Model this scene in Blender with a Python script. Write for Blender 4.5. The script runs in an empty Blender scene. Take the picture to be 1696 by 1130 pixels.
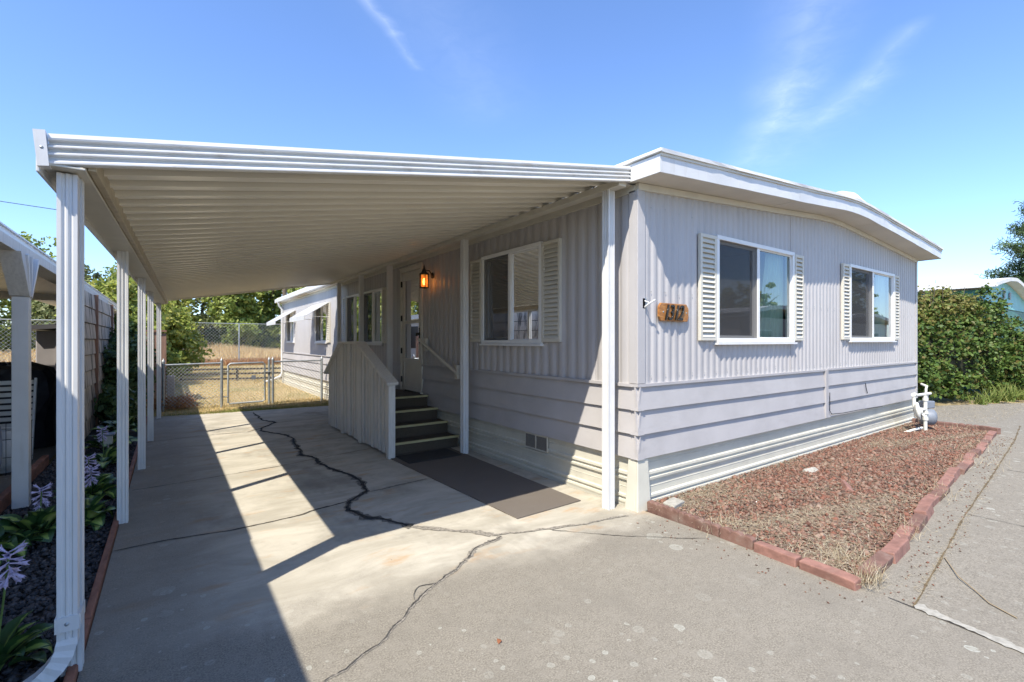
import bpy, math, random
import numpy as np
from mathutils import Vector, Matrix, Euler
random.seed(7)
RNG = np.random.default_rng(11)
D = bpy.data
SC = bpy.context.scene
COL = SC.collection
R = math.radians
# ------------------------------------------------------------------ camera, sky, sun, exposure
cam = D.cameras.new('camera'); camo = D.objects.new('camera', cam); COL.objects.link(camo)
camo.location = (0, 0, 1.5); camo.rotation_euler = (R(90), 0, -math.atan(568 / 790.0))
cam.sensor_width = 36; cam.lens = 36 * 790 / 1696.0; cam.clip_start = 0.05; cam.clip_end = 2000
SC.camera = camo
SC.render.engine = 'CYCLES'
SC.view_settings.view_transform = 'Standard'; SC.view_settings.look = 'None'
SC.view_settings.gamma = 1; SC.view_settings.exposure = 0.86
SUN = Vector((1, 0.56, -1.5)).normalized()
sl = D.lights.new('sun', 'SUN'); sl.energy = 4.1; sl.angle = R(0.5); sl.color = (1, 0.935, 0.82)
so = D.objects.new('sun', sl); COL.objects.link(so); so.rotation_euler = SUN.to_track_quat('-Z', 'Y').to_euler()
so.location = (-10, -6, 15)
W = D.worlds.new('World'); SC.world = W; W.use_nodes = True
wn = W.node_tree.nodes; wl = W.node_tree.links; wn.clear()
def build_world():
    out = wn.new('ShaderNodeOutputWorld'); bg = wn.new('ShaderNodeBackground')
    sky = wn.new('ShaderNodeTexSky'); sky.sky_type = 'NISHITA'; sky.sun_disc = False
    sky.sun_elevation = math.asin(-SUN.z); sky.sun_rotation = math.atan2(-SUN.x, -SUN.y)
    sky.air_density = 1.0; sky.dust_density = 0.3; sky.ozone_density = 2.2
    bg.inputs[1].default_value = 0.15
    def m(op, a, b=None, c=None, clamp=False):
        n = wn.new('ShaderNodeMath'); n.operation = op; n.use_clamp = clamp
        for i, v in enumerate((a, b, c)):
            if v is None: continue
            if isinstance(v, (int, float)): n.inputs[i].default_value = v
            else: wl.new(v, n.inputs[i])
        return n.outputs[0]
    tc = wn.new('ShaderNodeTexCoord'); sep = wn.new('ShaderNodeSeparateXYZ'); wl.new(tc.outputs['Generated'], sep.inputs[0])
    z = m('MAXIMUM', sep.outputs[2], 0.02)
    px = m('DIVIDE', sep.outputs[0], z); py = m('DIVIDE', sep.outputs[1], z)   # a thin cloud layer at one altitude
    cb = wn.new('ShaderNodeCombineXYZ'); wl.new(px, cb.inputs[0]); wl.new(py, cb.inputs[1])
    n1 = wn.new('ShaderNodeTexNoise'); n1.inputs['Scale'].default_value = 2.6; n1.inputs['Detail'].default_value = 7; wl.new(cb.outputs[0], n1.inputs[0])
    n2 = wn.new('ShaderNodeTexNoise'); n2.inputs['Scale'].default_value = 11; n2.inputs['Detail'].default_value = 9; n2.inputs['Roughness'].default_value = 0.65; n2.inputs['Distortion'].default_value = 0.6; wl.new(cb.outputs[0], n2.inputs[0])
    qx = m('ADD', px, m('MULTIPLY', m('SUBTRACT', n1.outputs[0], 0.5), 0.18))
    qy = m('ADD', py, m('MULTIPLY', m('SUBTRACT', n2.outputs[0], 0.5), 0.05))
    wisps = [((0.36, 1.30), (0.60, 1.48), 0.030, 0.55), ((0.60, 1.48), (0.74, 1.62), 0.022, 0.30),
             ((0.50, 1.20), (1.10, 1.72), 0.22, 0.18),
             ((1.25, 0.45), (2.00, 0.90), 0.14, 0.42), ((2.0, 0.90), (2.25, 1.08), 0.12, 0.62), ((2.25, 1.08), (2.6, 1.4), 0.13, 0.34),
             ((1.92, 0.50), (2.2, 0.70), 0.06, 0.34), ((2.2, 0.70), (2.4, 0.95), 0.11, 0.36), ((2.4, 0.95), (2.8, 1.38), 0.22, 0.2),
             ((1.2, -2.2), (3.0, -1.4), 0.3, 0.4), ((-2.5, -2.0), (-1.2, -2.6), 0.3, 0.5)]
    tot = None
    for (a, b, w, s) in wisps:
        abx, aby = b[0] - a[0], b[1] - a[1]; L2 = abx * abx + aby * aby
        dx = m('SUBTRACT', qx, a[0]); dy = m('SUBTRACT', qy, a[1])
        t = m('DIVIDE', m('ADD', m('MULTIPLY', dx, abx), m('MULTIPLY', dy, aby)), L2, clamp=True)
        ex = m('SUBTRACT', dx, m('MULTIPLY', t, abx)); ey = m('SUBTRACT', dy, m('MULTIPLY', t, aby))
        d = m('SQRT', m('ADD', m('MULTIPLY', ex, ex), m('MULTIPLY', ey, ey)))
        f = m('SUBTRACT', 1.0, m('DIVIDE', d, w * 1.5), clamp=True)
        f = m('MULTIPLY', m('POWER', f, 1.7), s)
        tot = f if tot is None else m('ADD', tot, f)
    tot = m('MULTIPLY', tot, m('ADD', m('MULTIPLY', n2.outputs[0], 0.34), 0.0), clamp=True)
    mix = wn.new('ShaderNodeMixRGB'); wl.new(tot, mix.inputs[0])
    tint = wn.new('ShaderNodeMixRGB'); tint.blend_type = 'MULTIPLY'; tint.inputs[0].default_value = 1; tint.inputs[2].default_value = (0.80, 0.925, 1.15, 1)
    wl.new(sky.outputs[0], tint.inputs[1]); wl.new(tint.outputs[0], mix.inputs[1]); mix.inputs[2].default_value = (7.5, 7.9, 8.6, 1)
    wl.new(mix.outputs[0], bg.inputs[0]); wl.new(bg.outputs[0], out.inputs[0])
build_world()

# ------------------------------------------------------------------ helpers
def tag(o, label=None, cat=None, group=None, kind=None):
    if label: o['label'] = label
    if cat: o['category'] = cat
    if group: o['group'] = group
    if kind: o['kind'] = kind
    return o
def thing(name, label, cat, loc=(0, 0, 0), group=None):
    o = D.objects.new(name, None); o.empty_display_size = 0.1; COL.objects.link(o); o.location = loc
    return tag(o, label, cat, group)
def wloc(o):
    v = Vector((0, 0, 0))
    while o is not None: v += Vector(o.location); o = o.parent
    return v
def link(o, parent=None):
    COL.objects.link(o)
    if parent is not None: o.parent = parent
    return o
class MB:
    """collects shapes in WORLD coordinates"""
    def __init__(s): s.v = []; s.f = []; s.sm = []
    def add(s, vs, fs, smooth=False):
        k = len(s.v); s.v += [tuple(v) for v in vs]; s.f += [tuple(i + k for i in f) for f in fs]; s.sm += [smooth] * len(fs); return s
    def box(s, x0, x1, y0, y1, z0, z1, rot=None, c=None):
        vs = [Vector((x, y, z)) for z in (z0, z1) for y in (y0, y1) for x in (x0, x1)]
        if rot is not None:
            c = Vector(c) if c is not None else Vector(((x0 + x1) / 2, (y0 + y1) / 2, (z0 + z1) / 2))
            m = Euler(rot).to_matrix(); vs = [m @ (v - c) + c for v in vs]
        return s.add(vs, [(0, 2, 3, 1), (4, 5, 7, 6), (0, 1, 5, 4), (2, 6, 7, 3), (0, 4, 6, 2), (1, 3, 7, 5)])
    def hexa(s, bot, top):
        return s.add(list(bot) + list(top), [(3, 2, 1, 0), (4, 5, 6, 7), (0, 1, 5, 4), (1, 2, 6, 5), (2, 3, 7, 6), (3, 0, 4, 7)])
    def beam(s, p, q, w, h, up=(0, 0, 1)):
        p = Vector(p); q = Vector(q); d = (q - p).normalized(); a = d.cross(Vector(up)).normalized(); b = a.cross(d)
        f = lambda o: [o - a * w / 2 - b * h / 2, o + a * w / 2 - b * h / 2, o + a * w / 2 + b * h / 2, o - a * w / 2 + b * h / 2]
        return s.hexa(f(p), f(q))
    def tube(s, pts, r, n=8, cap=True, smooth=True):
        pts = [Vector(p) for p in pts]; rr = r if isinstance(r, (list, tuple)) else [r] * len(pts)
        ring = []; ref = None
        for i, p in enumerate(pts):
            d = (pts[min(i + 1, len(pts) - 1)] - pts[max(i - 1, 0)]).normalized()
            if ref is None: ref = Vector((0, 0, 1)) if abs(d.z) < 0.9 else Vector((1, 0, 0))
            a = d.cross(ref).normalized(); b = a.cross(d); ref = b
            ring.append([p + (a * math.cos(t) + b * math.sin(t)) * rr[i] for t in [2 * math.pi * k / n for k in range(n)]])
        vs = [v for q in ring for v in q]; fs = []
        for i in range(len(pts) - 1):
            for k in range(n):
                fs.append((i * n + k, i * n + (k + 1) % n, (i + 1) * n + (k + 1) % n, (i + 1) * n + k))
        s.add(vs, fs, smooth)
        if cap:
            s.add(ring[0], [tuple(range(n))]); s.add(ring[-1], [tuple(range(n))[::-1]])
        return s
    def lathe(s, c, prof, n=16, axis=(0, 0, 1), smooth=True):
        ax = Vector(axis).normalized(); q = Vector((0, 0, 1)).rotation_difference(ax); c = Vector(c)
        vs = [c + q @ Vector((r * math.cos(2 * math.pi * k / n), r * math.sin(2 * math.pi * k / n), z)) for r, z in prof for k in range(n)]
        fs = [(i * n + k, i * n + (k + 1) % n, (i + 1) * n + (k + 1) % n, (i + 1) * n + k) for i in range(len(prof) - 1) for k in range(n)]
        return s.add(vs, fs, smooth)
    def prism(s, poly, off):
        """closed polygon of 3-D points pushed along off"""
        n = len(poly); off = Vector(off); a = [Vector(p) for p in poly]; b = [p + off for p in a]
        return s.add(a + b, [tuple(range(n))[::-1], tuple(range(n, 2 * n))] + [(i, (i + 1) % n, (i + 1) % n + n, i + n) for i in range(n)])
    def build(s, name, mat, parent=None, kind=None, label=None, bevel=0):
        me = D.meshes.new(name); off = wloc(parent) if parent is not None else Vector((0, 0, 0))
        me.from_pydata([tuple(Vector(v) - off) for v in s.v], [], s.f); me.polygons.foreach_set('use_smooth', s.sm)
        me.materials.append(mat); me.update()
        o = link(D.objects.new(name, me), parent)
        if kind: o['kind'] = kind
        if label: o['label'] = label
        if bevel:
            b = o.modifiers.new('bevel', 'BEVEL'); b.width = bevel; b.segments = 2; b.limit_method = 'ANGLE'; b.angle_limit = R(50)
        return o
def np_mesh(name, V, k, mat, parent=None, kind=None, attr=None, smooth=False):
    """V: (n, k, 3) array of n separate k-gons, WORLD coordinates"""
    n = V.shape[0]; off = np.array(wloc(parent)) if parent is not None else np.zeros(3)
    me = D.meshes.new(name); me.vertices.add(n * k); me.vertices.foreach_set('co', (V - off).reshape(-1).astype(np.float32))
    me.loops.add(n * k); me.loops.foreach_set('vertex_index', np.arange(n * k, dtype=np.int32))
    me.polygons.add(n); me.polygons.foreach_set('loop_start', np.arange(0, n * k, k, dtype=np.int32))
    me.polygons.foreach_set('loop_total', np.full(n, k, dtype=np.int32))
    me.update(calc_edges=True); me.validate(); me.materials.append(mat)
    o = link(D.objects.new(name, me), parent)
    if kind: o['kind'] = kind
    return o
def rocks_mesh(name, P, S, mat, parent=None, kind=None, flat=0.7, rng=RNG):
    n = len(P); base = np.array([(1, 0, 0), (0, 1, 0), (-1, 0, 0), (0, -1, 0), (0, 0, 1), (0, 0, -1)], float)
    F = np.array([(0, 1, 4), (1, 2, 4), (2, 3, 4), (3, 0, 4), (1, 0, 5), (2, 1, 5), (3, 2, 5), (0, 3, 5)])
    B = base[None] * rng.uniform(0.6, 1.3, (n, 6, 1)) + rng.normal(0, 0.12, (n, 6, 3)); B[:, :, 2] *= flat
    t = rng.uniform(0, 6.28, n); tl = rng.normal(0, 0.5, n); c, s = np.cos(t), np.sin(t); ct, st = np.cos(tl), np.sin(tl)
    x = B[:, :, 0]; y = B[:, :, 1] * ct[:, None] - B[:, :, 2] * st[:, None]; z = B[:, :, 1] * st[:, None] + B[:, :, 2] * ct[:, None]
    X = x * c[:, None] - y * s[:, None]; Y = x * s[:, None] + y * c[:, None]
    V = np.stack([X, Y, z], -1) * S[:, None, None] + P[:, None, :]
    off = np.array(wloc(parent)) if parent is not None else np.zeros(3)
    vs = (V - off).reshape(-1, 3); idx = (F[None] + (np.arange(n) * 6)[:, None, None]).reshape(-1)
    me = D.meshes.new(name); me.vertices.add(len(vs)); me.vertices.foreach_set('co', vs.reshape(-1).astype(np.float32))
    m = len(idx) // 3; me.loops.add(len(idx)); me.loops.foreach_set('vertex_index', idx.astype(np.int32))
    me.polygons.add(m); me.polygons.foreach_set('loop_start', np.arange(0, 3 * m, 3, dtype=np.int32)); me.polygons.foreach_set('loop_total', np.full(m, 3, dtype=np.int32))
    me.update(calc_edges=True); me.materials.append(mat)
    o = link(D.objects.new(name, me), parent)
    if kind: o['kind'] = kind
    return o
def copy_part(o, parent, off, rotz=None):
    c = o.copy(); link(c, parent); c.location = Vector(o.location) + Vector(off)
    return c

# ------------------------------------------------------------------ materials
class NT:
    def __init__(s, name):
        s.m = D.materials.new(name); s.m.use_nodes = True; s.n = s.m.node_tree.nodes; s.l = s.m.node_tree.links; s.n.clear()
        s.out = s.n.new('ShaderNodeOutputMaterial'); s.p = s.n.new('ShaderNodeBsdfPrincipled'); s.l.new(s.p.outputs[0], s.out.inputs[0])
        s.geo = s.n.new('ShaderNodeNewGeometry')
    def set(s, inp, v):
        if isinstance(v, (int, float)): inp.default_value = v
        elif isinstance(v, (tuple, list)): inp.default_value = tuple(v) + ((1,) if len(v) == 3 and len(inp.default_value) == 4 else ())
        else: s.l.new(v, inp)
    def pos(s, sc=(1, 1, 1)):
        mp = s.n.new('ShaderNodeMapping'); mp.inputs['Scale'].default_value = sc; s.l.new(s.geo.outputs['Position'], mp.inputs[0]); return mp.outputs[0]
    def noise(s, scale, detail=4, sc=(1, 1, 1), rough=0.55, vec=None, dist=0):
        t = s.n.new('ShaderNodeTexNoise'); t.inputs['Scale'].default_value = scale; t.inputs['Detail'].default_value = detail
        t.inputs['Roughness'].default_value = rough; t.inputs['Distortion'].default_value = dist
        s.l.new(vec if vec is not None else s.pos(sc), t.inputs['Vector']); return t.outputs[0]
    def ramp(s, f, a, b, lo=0.0, hi=1.0):
        r = s.n.new('ShaderNodeMapRange'); r.interpolation_type = 'SMOOTHSTEP'; s.set(r.inputs[0], f)
        r.inputs[1].default_value = a; r.inputs[2].default_value = b; r.inputs[3].default_value = lo; r.inputs[4].default_value = hi; return r.outputs[0]
    def math(s, op, a, b=None, clamp=False):
        n = s.n.new('ShaderNodeMath'); n.operation = op; n.use_clamp = clamp; s.set(n.inputs[0], a)
        if b is not None: s.set(n.inputs[1], b)
        return n.outputs[0]
    def mix(s, f, a, b, mode='MIX'):
        n = s.n.new('ShaderNodeMixRGB'); n.blend_type = mode; s.set(n.inputs[0], f); s.set(n.inputs[1], a); s.set(n.inputs[2], b); return n.outputs[0]
    def bump(s, h, strength=0.3, dist=0.01):
        b = s.n.new('ShaderNodeBump'); b.inputs['Strength'].default_value = strength; b.inputs['Distance'].default_value = dist
        s.l.new(h, b.inputs['Height']); s.l.new(b.outputs[0], s.p.inputs['Normal'])
    def fin(s, col, rough=0.6, metal=0, spec=0.5):
        s.set(s.p.inputs['Base Color'], col); s.set(s.p.inputs['Roughness'], rough); s.p.inputs['Metallic'].default_value = metal
        s.p.inputs['Specular IOR Level'].default_value = spec; return s.m
def plain(name, col, rough=0.55, var=0.12, scale=6, sc=(1, 1, 1), bump=0.0, bscale=80, metal=0, dirt=None, dirt_amt=0.5, dsc=(1, 1, 1), dscale=3, spec=0.4):
    t = NT(name); f = t.noise(scale, 5, sc)
    lo = tuple(c * (1 - var) for c in col); hi = tuple(min(1, c * (1 + var)) for c in col)
    c = t.mix(t.ramp(f, 0.3, 0.7), lo, hi)
    if dirt is not None:
        g = t.noise(dscale, 7, dsc, 0.7); c = t.mix(t.ramp(g, 0.52, 0.78, 0, dirt_amt), c, dirt)
    if bump: t.bump(t.noise(bscale, 3), bump, 0.004)
    return t.fin(c, rough, metal, spec)
M = {}
def siding():
    t = NT('lilac_metal_siding'); c = t.mix(t.ramp(t.noise(1.1, 5, (1, 1, 0.5)), 0.3, 0.7), (0.425, 0.405, 0.392), (0.475, 0.453, 0.440))
    c = t.mix(t.ramp(t.noise(1.6, 7, (7, 7, 0.5), 0.7), 0.5, 0.8, 0, 0.45), c, (0.36, 0.345, 0.34)); c = t.mix(t.ramp(t.noise(26, 3), 0.68, 0.76, 0, 0.35), c, (0.33, 0.30, 0.28))
    t.bump(t.math('ADD', t.math('MULTIPLY', t.noise(1.8, 3, (1, 1, 0.6)), 4.0), t.math('MULTIPLY', t.noise(30, 3), 0.15)), 0.35, 0.012); return t.fin(c, 0.42, 0, 0.4)
M['siding'] = siding()
M['board'] = plain('lilac_painted_board', (0.437, 0.415, 0.403), 0.6, 0.06, 2.5, (1, 1, 1), 0.3, 120, dirt=(0.32, 0.30, 0.29), dirt_amt=0.45, dsc=(1, 1, 3), dscale=2)
M['skirt'] = plain('white_vinyl_skirting', (0.58, 0.555, 0.46), 0.45, 0.05, 4, dirt=(0.42, 0.38, 0.31), dirt_amt=0.5, dsc=(1, 1, 2), dscale=3)
M['trim'] = plain('cream_painted_trim', (0.61, 0.575, 0.485), 0.5, 0.05, 5, bump=0.1, dirt=(0.42, 0.36, 0.26), dirt_amt=0.3, dsc=(1, 1, 1), dscale=5)
M['white'] = plain('white_enamel_metal', (0.66, 0.655, 0.635), 0.38, 0.04, 4, dirt=(0.46, 0.43, 0.37), dirt_amt=0.4, dsc=(4, 4, 0.6), dscale=3)
M['fascia'] = plain('white_enamel_fascia', (0.68, 0.675, 0.65), 0.4, 0.04, 3, dirt=(0.36, 0.30, 0.24), dirt_amt=0.55, dsc=(2.5, 2.5, 8), dscale=2.2)
M['roofmetal'] = plain('carport_roof_underside', (0.80, 0.755, 0.64), 0.24, 0.03, 1.2, dirt=(0.6, 0.53, 0.4), dirt_amt=0.35, dscale=1.2, spec=0.9)
M['membrane'] = plain('white_roof_membrane', (0.70, 0.69, 0.66), 0.7, 0.07, 3, bump=0.3, bscale=12, dirt=(0.4, 0.36, 0.3), dirt_amt=0.4)
M['soffit'] = plain('cream_soffit_panel', (0.62, 0.58, 0.50), 0.6, 0.06, 2, dirt=(0.5, 0.44, 0.34), dirt_amt=0.3)
M['woodwhite'] = plain('weathered_white_painted_wood', (0.60, 0.58, 0.53), 0.65, 0.08, 9, (6, 6, 0.6), 0.3, 90, dirt=(0.34, 0.30, 0.24), dirt_amt=0.55, dsc=(7, 7, 0.8), dscale=2.4)
M['tan'] = plain('stained_tan_beam', (0.46, 0.39, 0.27), 0.5, 0.12, 8, dirt=(0.28, 0.2, 0.11), dirt_amt=0.6, dscale=9)
M['glazing_white'] = plain('white_window_vinyl', (0.76, 0.75, 0.72), 0.35, 0.03, 5)
M['dark'] = plain('black_plastic', (0.02, 0.02, 0.022), 0.45, 0.2, 6)
M['tarp'] = plain('black_grill_cover', (0.025, 0.025, 0.03), 0.55, 0.3, 7, bump=0.5, bscale=18)
M['screen'] = plain('dark_insect_screen', (0.055, 0.055, 0.055), 0.8, 0.1, 200)
M['interior'] = plain('dim_room_wall', (0.16, 0.15, 0.13), 0.9, 0.1, 2)
M['curtain'] = plain('pale_green_curtain', (0.60, 0.74, 0.60), 0.85, 0.08, 12, (6, 6, 0.4))
M['carpet'] = plain('grey_outdoor_carpet', (0.080, 0.064, 0.044), 0.95, 0.35, 260, bump=0.6, bscale=500, dirt=(0.11, 0.09, 0.065), dirt_amt=0.5, dscale=6)
M['nosing'] = plain('pale_yellow_stair_nosing', (0.48, 0.43, 0.22), 0.5, 0.1, 8)
M['doormat'] = plain('black_rubber_doormat', (0.035, 0.035, 0.035), 0.8, 0.3, 90, bump=0.5, bscale=300)
M['door'] = plain('cream_storm_door', (0.63, 0.60, 0.52), 0.45, 0.04, 6, dirt=(0.4, 0.34, 0.25), dirt_amt=0.3, dscale=7)
M['red_door'] = plain('maroon_inner_door', (0.26, 0.075, 0.055), 0.5, 0.1, 5)
M['black_iron'] = plain('black_iron', (0.02, 0.018, 0.016), 0.4, 0.2, 20)
M['galv'] = plain('galvanised_steel', (0.36, 0.38, 0.38), 0.45, 0.15, 14, metal=0.5, dirt=(0.22, 0.22, 0.2), dirt_amt=0.4)
M['wire'] = plain('galvanised_wire', (0.45, 0.46, 0.45), 0.5, 0.15, 14, metal=0.2)
M['timber'] = plain('dark_weathered_timber', (0.06, 0.048, 0.035), 0.85, 0.3, 8, (1, 1, 6), 0.4, 60)
M['fencewood'] = plain('reddish_fence_wood', (0.27, 0.16, 0.11), 0.8, 0.2, 6, (8, 8, 0.6), 0.4, 70)
M['batten'] = plain('rust_orange_batten', (0.26, 0.14, 0.085), 0.75, 0.2, 6, (8, 8, 0.6), 0.3, 70)
M['edging_wood'] = plain('red_stained_edging_timber', (0.28, 0.125, 0.078), 0.75, 0.3, 7, (3, 1, 3), 0.4, 70, dirt=(0.16, 0.12, 0.09), dirt_amt=0.6)
M['pipe'] = plain('cream_painted_pipe', (0.66, 0.65, 0.58), 0.45, 0.05, 20, dirt=(0.4, 0.36, 0.28), dirt_amt=0.3, dscale=12)
M['meter'] = plain('grey_painted_meter', (0.20, 0.22, 0.25), 0.45, 0.1, 12)
M['shed'] = plain('beige_resin_shed', (0.36, 0.33, 0.32), 0.6, 0.06, 3)
M['shedroof'] = plain('dark_resin_roof', (0.10, 0.10, 0.11), 0.6, 0.1, 3)
M['turq'] = plain('turquoise_metal_siding', (0.20, 0.50, 0.52), 0.5, 0.08, 3)
M['teal'] = plain('teal_metal_siding', (0.045, 0.17, 0.15), 0.5, 0.1, 3)
M['bark'] = plain('tree_bark', (0.11, 0.085, 0.06), 0.9, 0.3, 8, (4, 4, 1), 0.6, 30)
M['stem'] = plain('green_stem', (0.12, 0.19, 0.05), 0.6, 0.2, 10)
M['petal'] = plain('pale_lilac_petal', (0.56, 0.49, 0.68), 0.6, 0.12, 60)
M['tank'] = plain('white_gas_bottle', (0.60, 0.60, 0.57), 0.4, 0.06, 8, dirt=(0.3, 0.28, 0.24), dirt_amt=0.4, dscale=6)
M['ribbed'] = None
def concrete(name, smooth_y=None):
    t = NT(name); fine = t.noise(120, 4, rough=0.7); med = t.noise(14, 6, rough=0.65); big = t.noise(0.9, 5, rough=0.6); blot = t.noise(2.7, 6, rough=0.7)
    gray = t.mix(t.ramp(fine, 0.33, 0.7), (0.155, 0.138, 0.108), (0.34, 0.308, 0.25))
    m2 = t.noise(38, 5, rough=0.7); gray = t.mix(t.ramp(m2, 0.33, 0.5, 0.45, 0), gray, (0.15, 0.135, 0.108)); gray = t.mix(t.ramp(m2, 0.56, 0.72, 0, 0.6), gray, (0.33, 0.30, 0.245))
    gray = t.mix(t.ramp(med, 0.4, 0.75, 0, 0.8), gray, (0.27, 0.245, 0.20)); gray = t.mix(t.ramp(blot, 0.4, 0.75, 0, 0.5), gray, (0.19, 0.172, 0.14))
    # lichen spots: round pale patches of many sizes
    msk = None
    for sc, th, wob in ((2.3, 0.075, 0.01), (5.0, 0.085, 0.02), (11.0, 0.10, 0.03)):
        vn = t.n.new('ShaderNodeTexVoronoi'); vn.inputs['Scale'].default_value = sc; vn.voronoi_dimensions = '2D'
        dv = t.n.new('ShaderNodeVectorMath'); dv.operation = 'ADD'; t.l.new(t.geo.outputs['Position'], dv.inputs[0])
        nn = t.n.new('ShaderNodeTexNoise'); nn.inputs['Scale'].default_value = 18; t.l.new(t.geo.outputs['Position'], nn.inputs['Vector'])
        sb = t.n.new('ShaderNodeVectorMath'); sb.operation = 'SCALE'; sb.inputs['Scale'].default_value = wob; t.l.new(nn.outputs['Color'], sb.inputs[0]); t.l.new(sb.outputs[0], dv.inputs[1])
        t.l.new(dv.outputs[0], vn.inputs['Vector'])
        sepc = t.n.new('ShaderNodeSeparateColor'); t.l.new(vn.outputs['Color'], sepc.inputs[0])
        rad = t.math('MULTIPLY', t.math('MAXIMUM', t.math('SUBTRACT', sepc.outputs[0], 0.52), 0.0), th * 4.2)
        dd = t.math('SUBTRACT', rad, vn.outputs['Distance']); f = t.ramp(dd, 0.0, 0.018)
        ring = t.ramp(dd, 0.02, 0.07, 1.0, 0.62); f = t.math('MULTIPLY', f, ring); f = t.math('MULTIPLY', f, t.ramp(sepc.outputs[1], 0.1, 1.0, 0.35, 0.95))
        msk = f if msk is None else t.math('MAXIMUM', msk, f)
    patch = t.ramp(t.noise(0.55, 3, rough=0.5), 0.42, 0.58); msk = t.math('MULTIPLY', msk, t.math('ADD', t.math('MULTIPLY', patch, 0.75), 0.2))
    msk = t.math('MULTIPLY', msk, t.ramp(t.noise(55, 3), 0.3, 0.5))
    gray = t.mix(msk, gray, (0.42, 0.42, 0.36))
    col = gray; rough = 0.9
    if smooth_y is not None:
        sep = t.n.new('ShaderNodeSeparateXYZ'); t.l.new(t.geo.outputs['Position'], sep.inputs[0])
        yy = t.math('ADD', sep.outputs[1], t.math('MULTIPLY', t.math('SUBTRACT', t.noise(1.6, 6, rough=0.6), 0.5), 1.3))
        yy = t.math('ADD', yy, t.math('MULTIPLY', sep.outputs[0], 0.06))
        f = t.ramp(yy, smooth_y - 0.25, smooth_y + 0.3)
        f = t.math('MULTIPLY', f, t.ramp(sep.outputs[0], -0.05, 0.55, 0.25, 1))
        tan = t.mix(t.ramp(t.noise(1.3, 6, (1, 2.2, 1), 0.65, dist=0.8), 0.32, 0.7), (0.375, 0.342, 0.272), (0.53, 0.488, 0.40))
        tan = t.mix(t.ramp(med, 0.5, 0.8, 0, 0.45), tan, (0.36, 0.325, 0.26))
        tan = t.mix(t.ramp(t.noise(0.75, 5, (1.4, 0.8, 1), 0.7), 0.50, 0.68, 0, 0.65), tan, (0.24, 0.22, 0.18))
        rust = t.ramp(t.noise(1.9, 5, (1, 2.4, 1), 0.6), 0.55, 0.74, 0, 0.6); tan = t.mix(rust, tan, (0.44, 0.25, 0.10))
        col = t.mix(f, gray, tan)
    dark = t.ramp(t.noise(32, 2), 0.73, 0.80, 0, 0.6); col = t.mix(dark, col, (0.09, 0.085, 0.075))
    t.bump(t.math('ADD', t.math('MULTIPLY', fine, 0.6), t.noise(45, 4)), 0.35, 0.004)
    return t.fin(col, rough, 0, 0.25)
M['drive'] = concrete('old_driveway_concrete', 2.85)
M['walk'] = concrete('old_sidewalk_concrete')
M['soil'] = plain('dry_brown_soil', (0.17, 0.115, 0.08), 0.95, 0.35, 25, bump=0.9, bscale=50, dirt=(0.30, 0.25, 0.18), dirt_amt=0.6, dscale=5)
M['darksoil'] = plain('dark_damp_soil', (0.03, 0.026, 0.022), 0.95, 0.35, 25, bump=0.9, bscale=50)
M['tar'] = plain('dark_crack_filler', (0.028, 0.027, 0.025), 0.85, 0.5, 70, bump=1.0, bscale=90, dirt=(0.14, 0.13, 0.11), dirt_amt=0.6, dscale=25)
M['crackedge'] = plain('dark_crumbled_crack_edge', (0.17, 0.155, 0.13), 0.9, 0.5, 50, bump=1.0, bscale=90, dirt=(0.26, 0.235, 0.19), dirt_amt=0.9, dscale=14)
M['tar_soft'] = plain('dusty_dark_crack', (0.065, 0.06, 0.052), 0.9, 0.5, 70, bump=1.0, bscale=90, dirt=(0.24, 0.215, 0.175), dirt_amt=0.9, dscale=12)
M['crackpale'] = plain('crumbled_crack_filler', (0.25, 0.225, 0.185), 0.9, 0.4, 60, bump=1.0, bscale=90, dirt=(0.11, 0.10, 0.085), dirt_amt=0.8, dscale=22)
M['joint'] = plain('dirty_slab_joint', (0.07, 0.06, 0.048), 0.95, 0.4, 40, dirt=(0.22, 0.19, 0.14), dirt_amt=0.8, dscale=7)
M['joint2'] = plain('brown_littered_joint', (0.13, 0.095, 0.05), 0.95, 0.4, 40, dirt=(0.28, 0.22, 0.14), dirt_amt=0.8, dscale=9)
M['paintpatch'] = plain('pale_cement_patch', (0.36, 0.34, 0.29), 0.9, 0.15, 30, bump=0.8, bscale=60, dirt=(0.25, 0.23, 0.19), dirt_amt=0.9, dscale=14)
M['lawn'] = plain('dry_lawn_ground', (0.42, 0.32, 0.16), 0.95, 0.25, 3, bump=0.8, bscale=60, dirt=(0.16, 0.18, 0.06), dirt_amt=0.55, dscale=1.1)
M['field'] = plain('dry_field_ground', (0.36, 0.28, 0.14), 0.95, 0.2, 0.7, bump=0.5, bscale=30, dirt=(0.20, 0.20, 0.09), dirt_amt=0.6, dscale=0.25)
M['asphalt'] = plain('grey_street_asphalt', (0.075, 0.073, 0.07), 0.9, 0.2, 80, bump=0.5, bscale=200)
def island(name, cols, rough=0.6, trans=0.0, spec=0.3):
    t = NT(name); r = t.geo.outputs['Random Per Island']; cr = t.n.new('ShaderNodeValToRGB')
    el = cr.color_ramp.elements; el[0].color = tuple(cols[0]) + (1,); el[1].color = tuple(cols[-1]) + (1,)
    for i, c in enumerate(cols[1:-1]): e = el.new((i + 1) / (len(cols) - 1)); e.color = tuple(c) + (1,)
    t.l.new(r, cr.inputs[0]); t.fin(cr.outputs[0], rough, 0, spec)
    if trans:
        tr = t.n.new('ShaderNodeBsdfTranslucent'); t.l.new(cr.outputs[0], tr.inputs[0]); mx = t.n.new('ShaderNodeMixShader'); mx.inputs[0].default_value = trans
        t.l.new(t.p.outputs[0], mx.inputs[1]); t.l.new(tr.outputs[0], mx.inputs[2]); t.l.new(mx.outputs[0], t.out.inputs[0])
    return t.m
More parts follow.
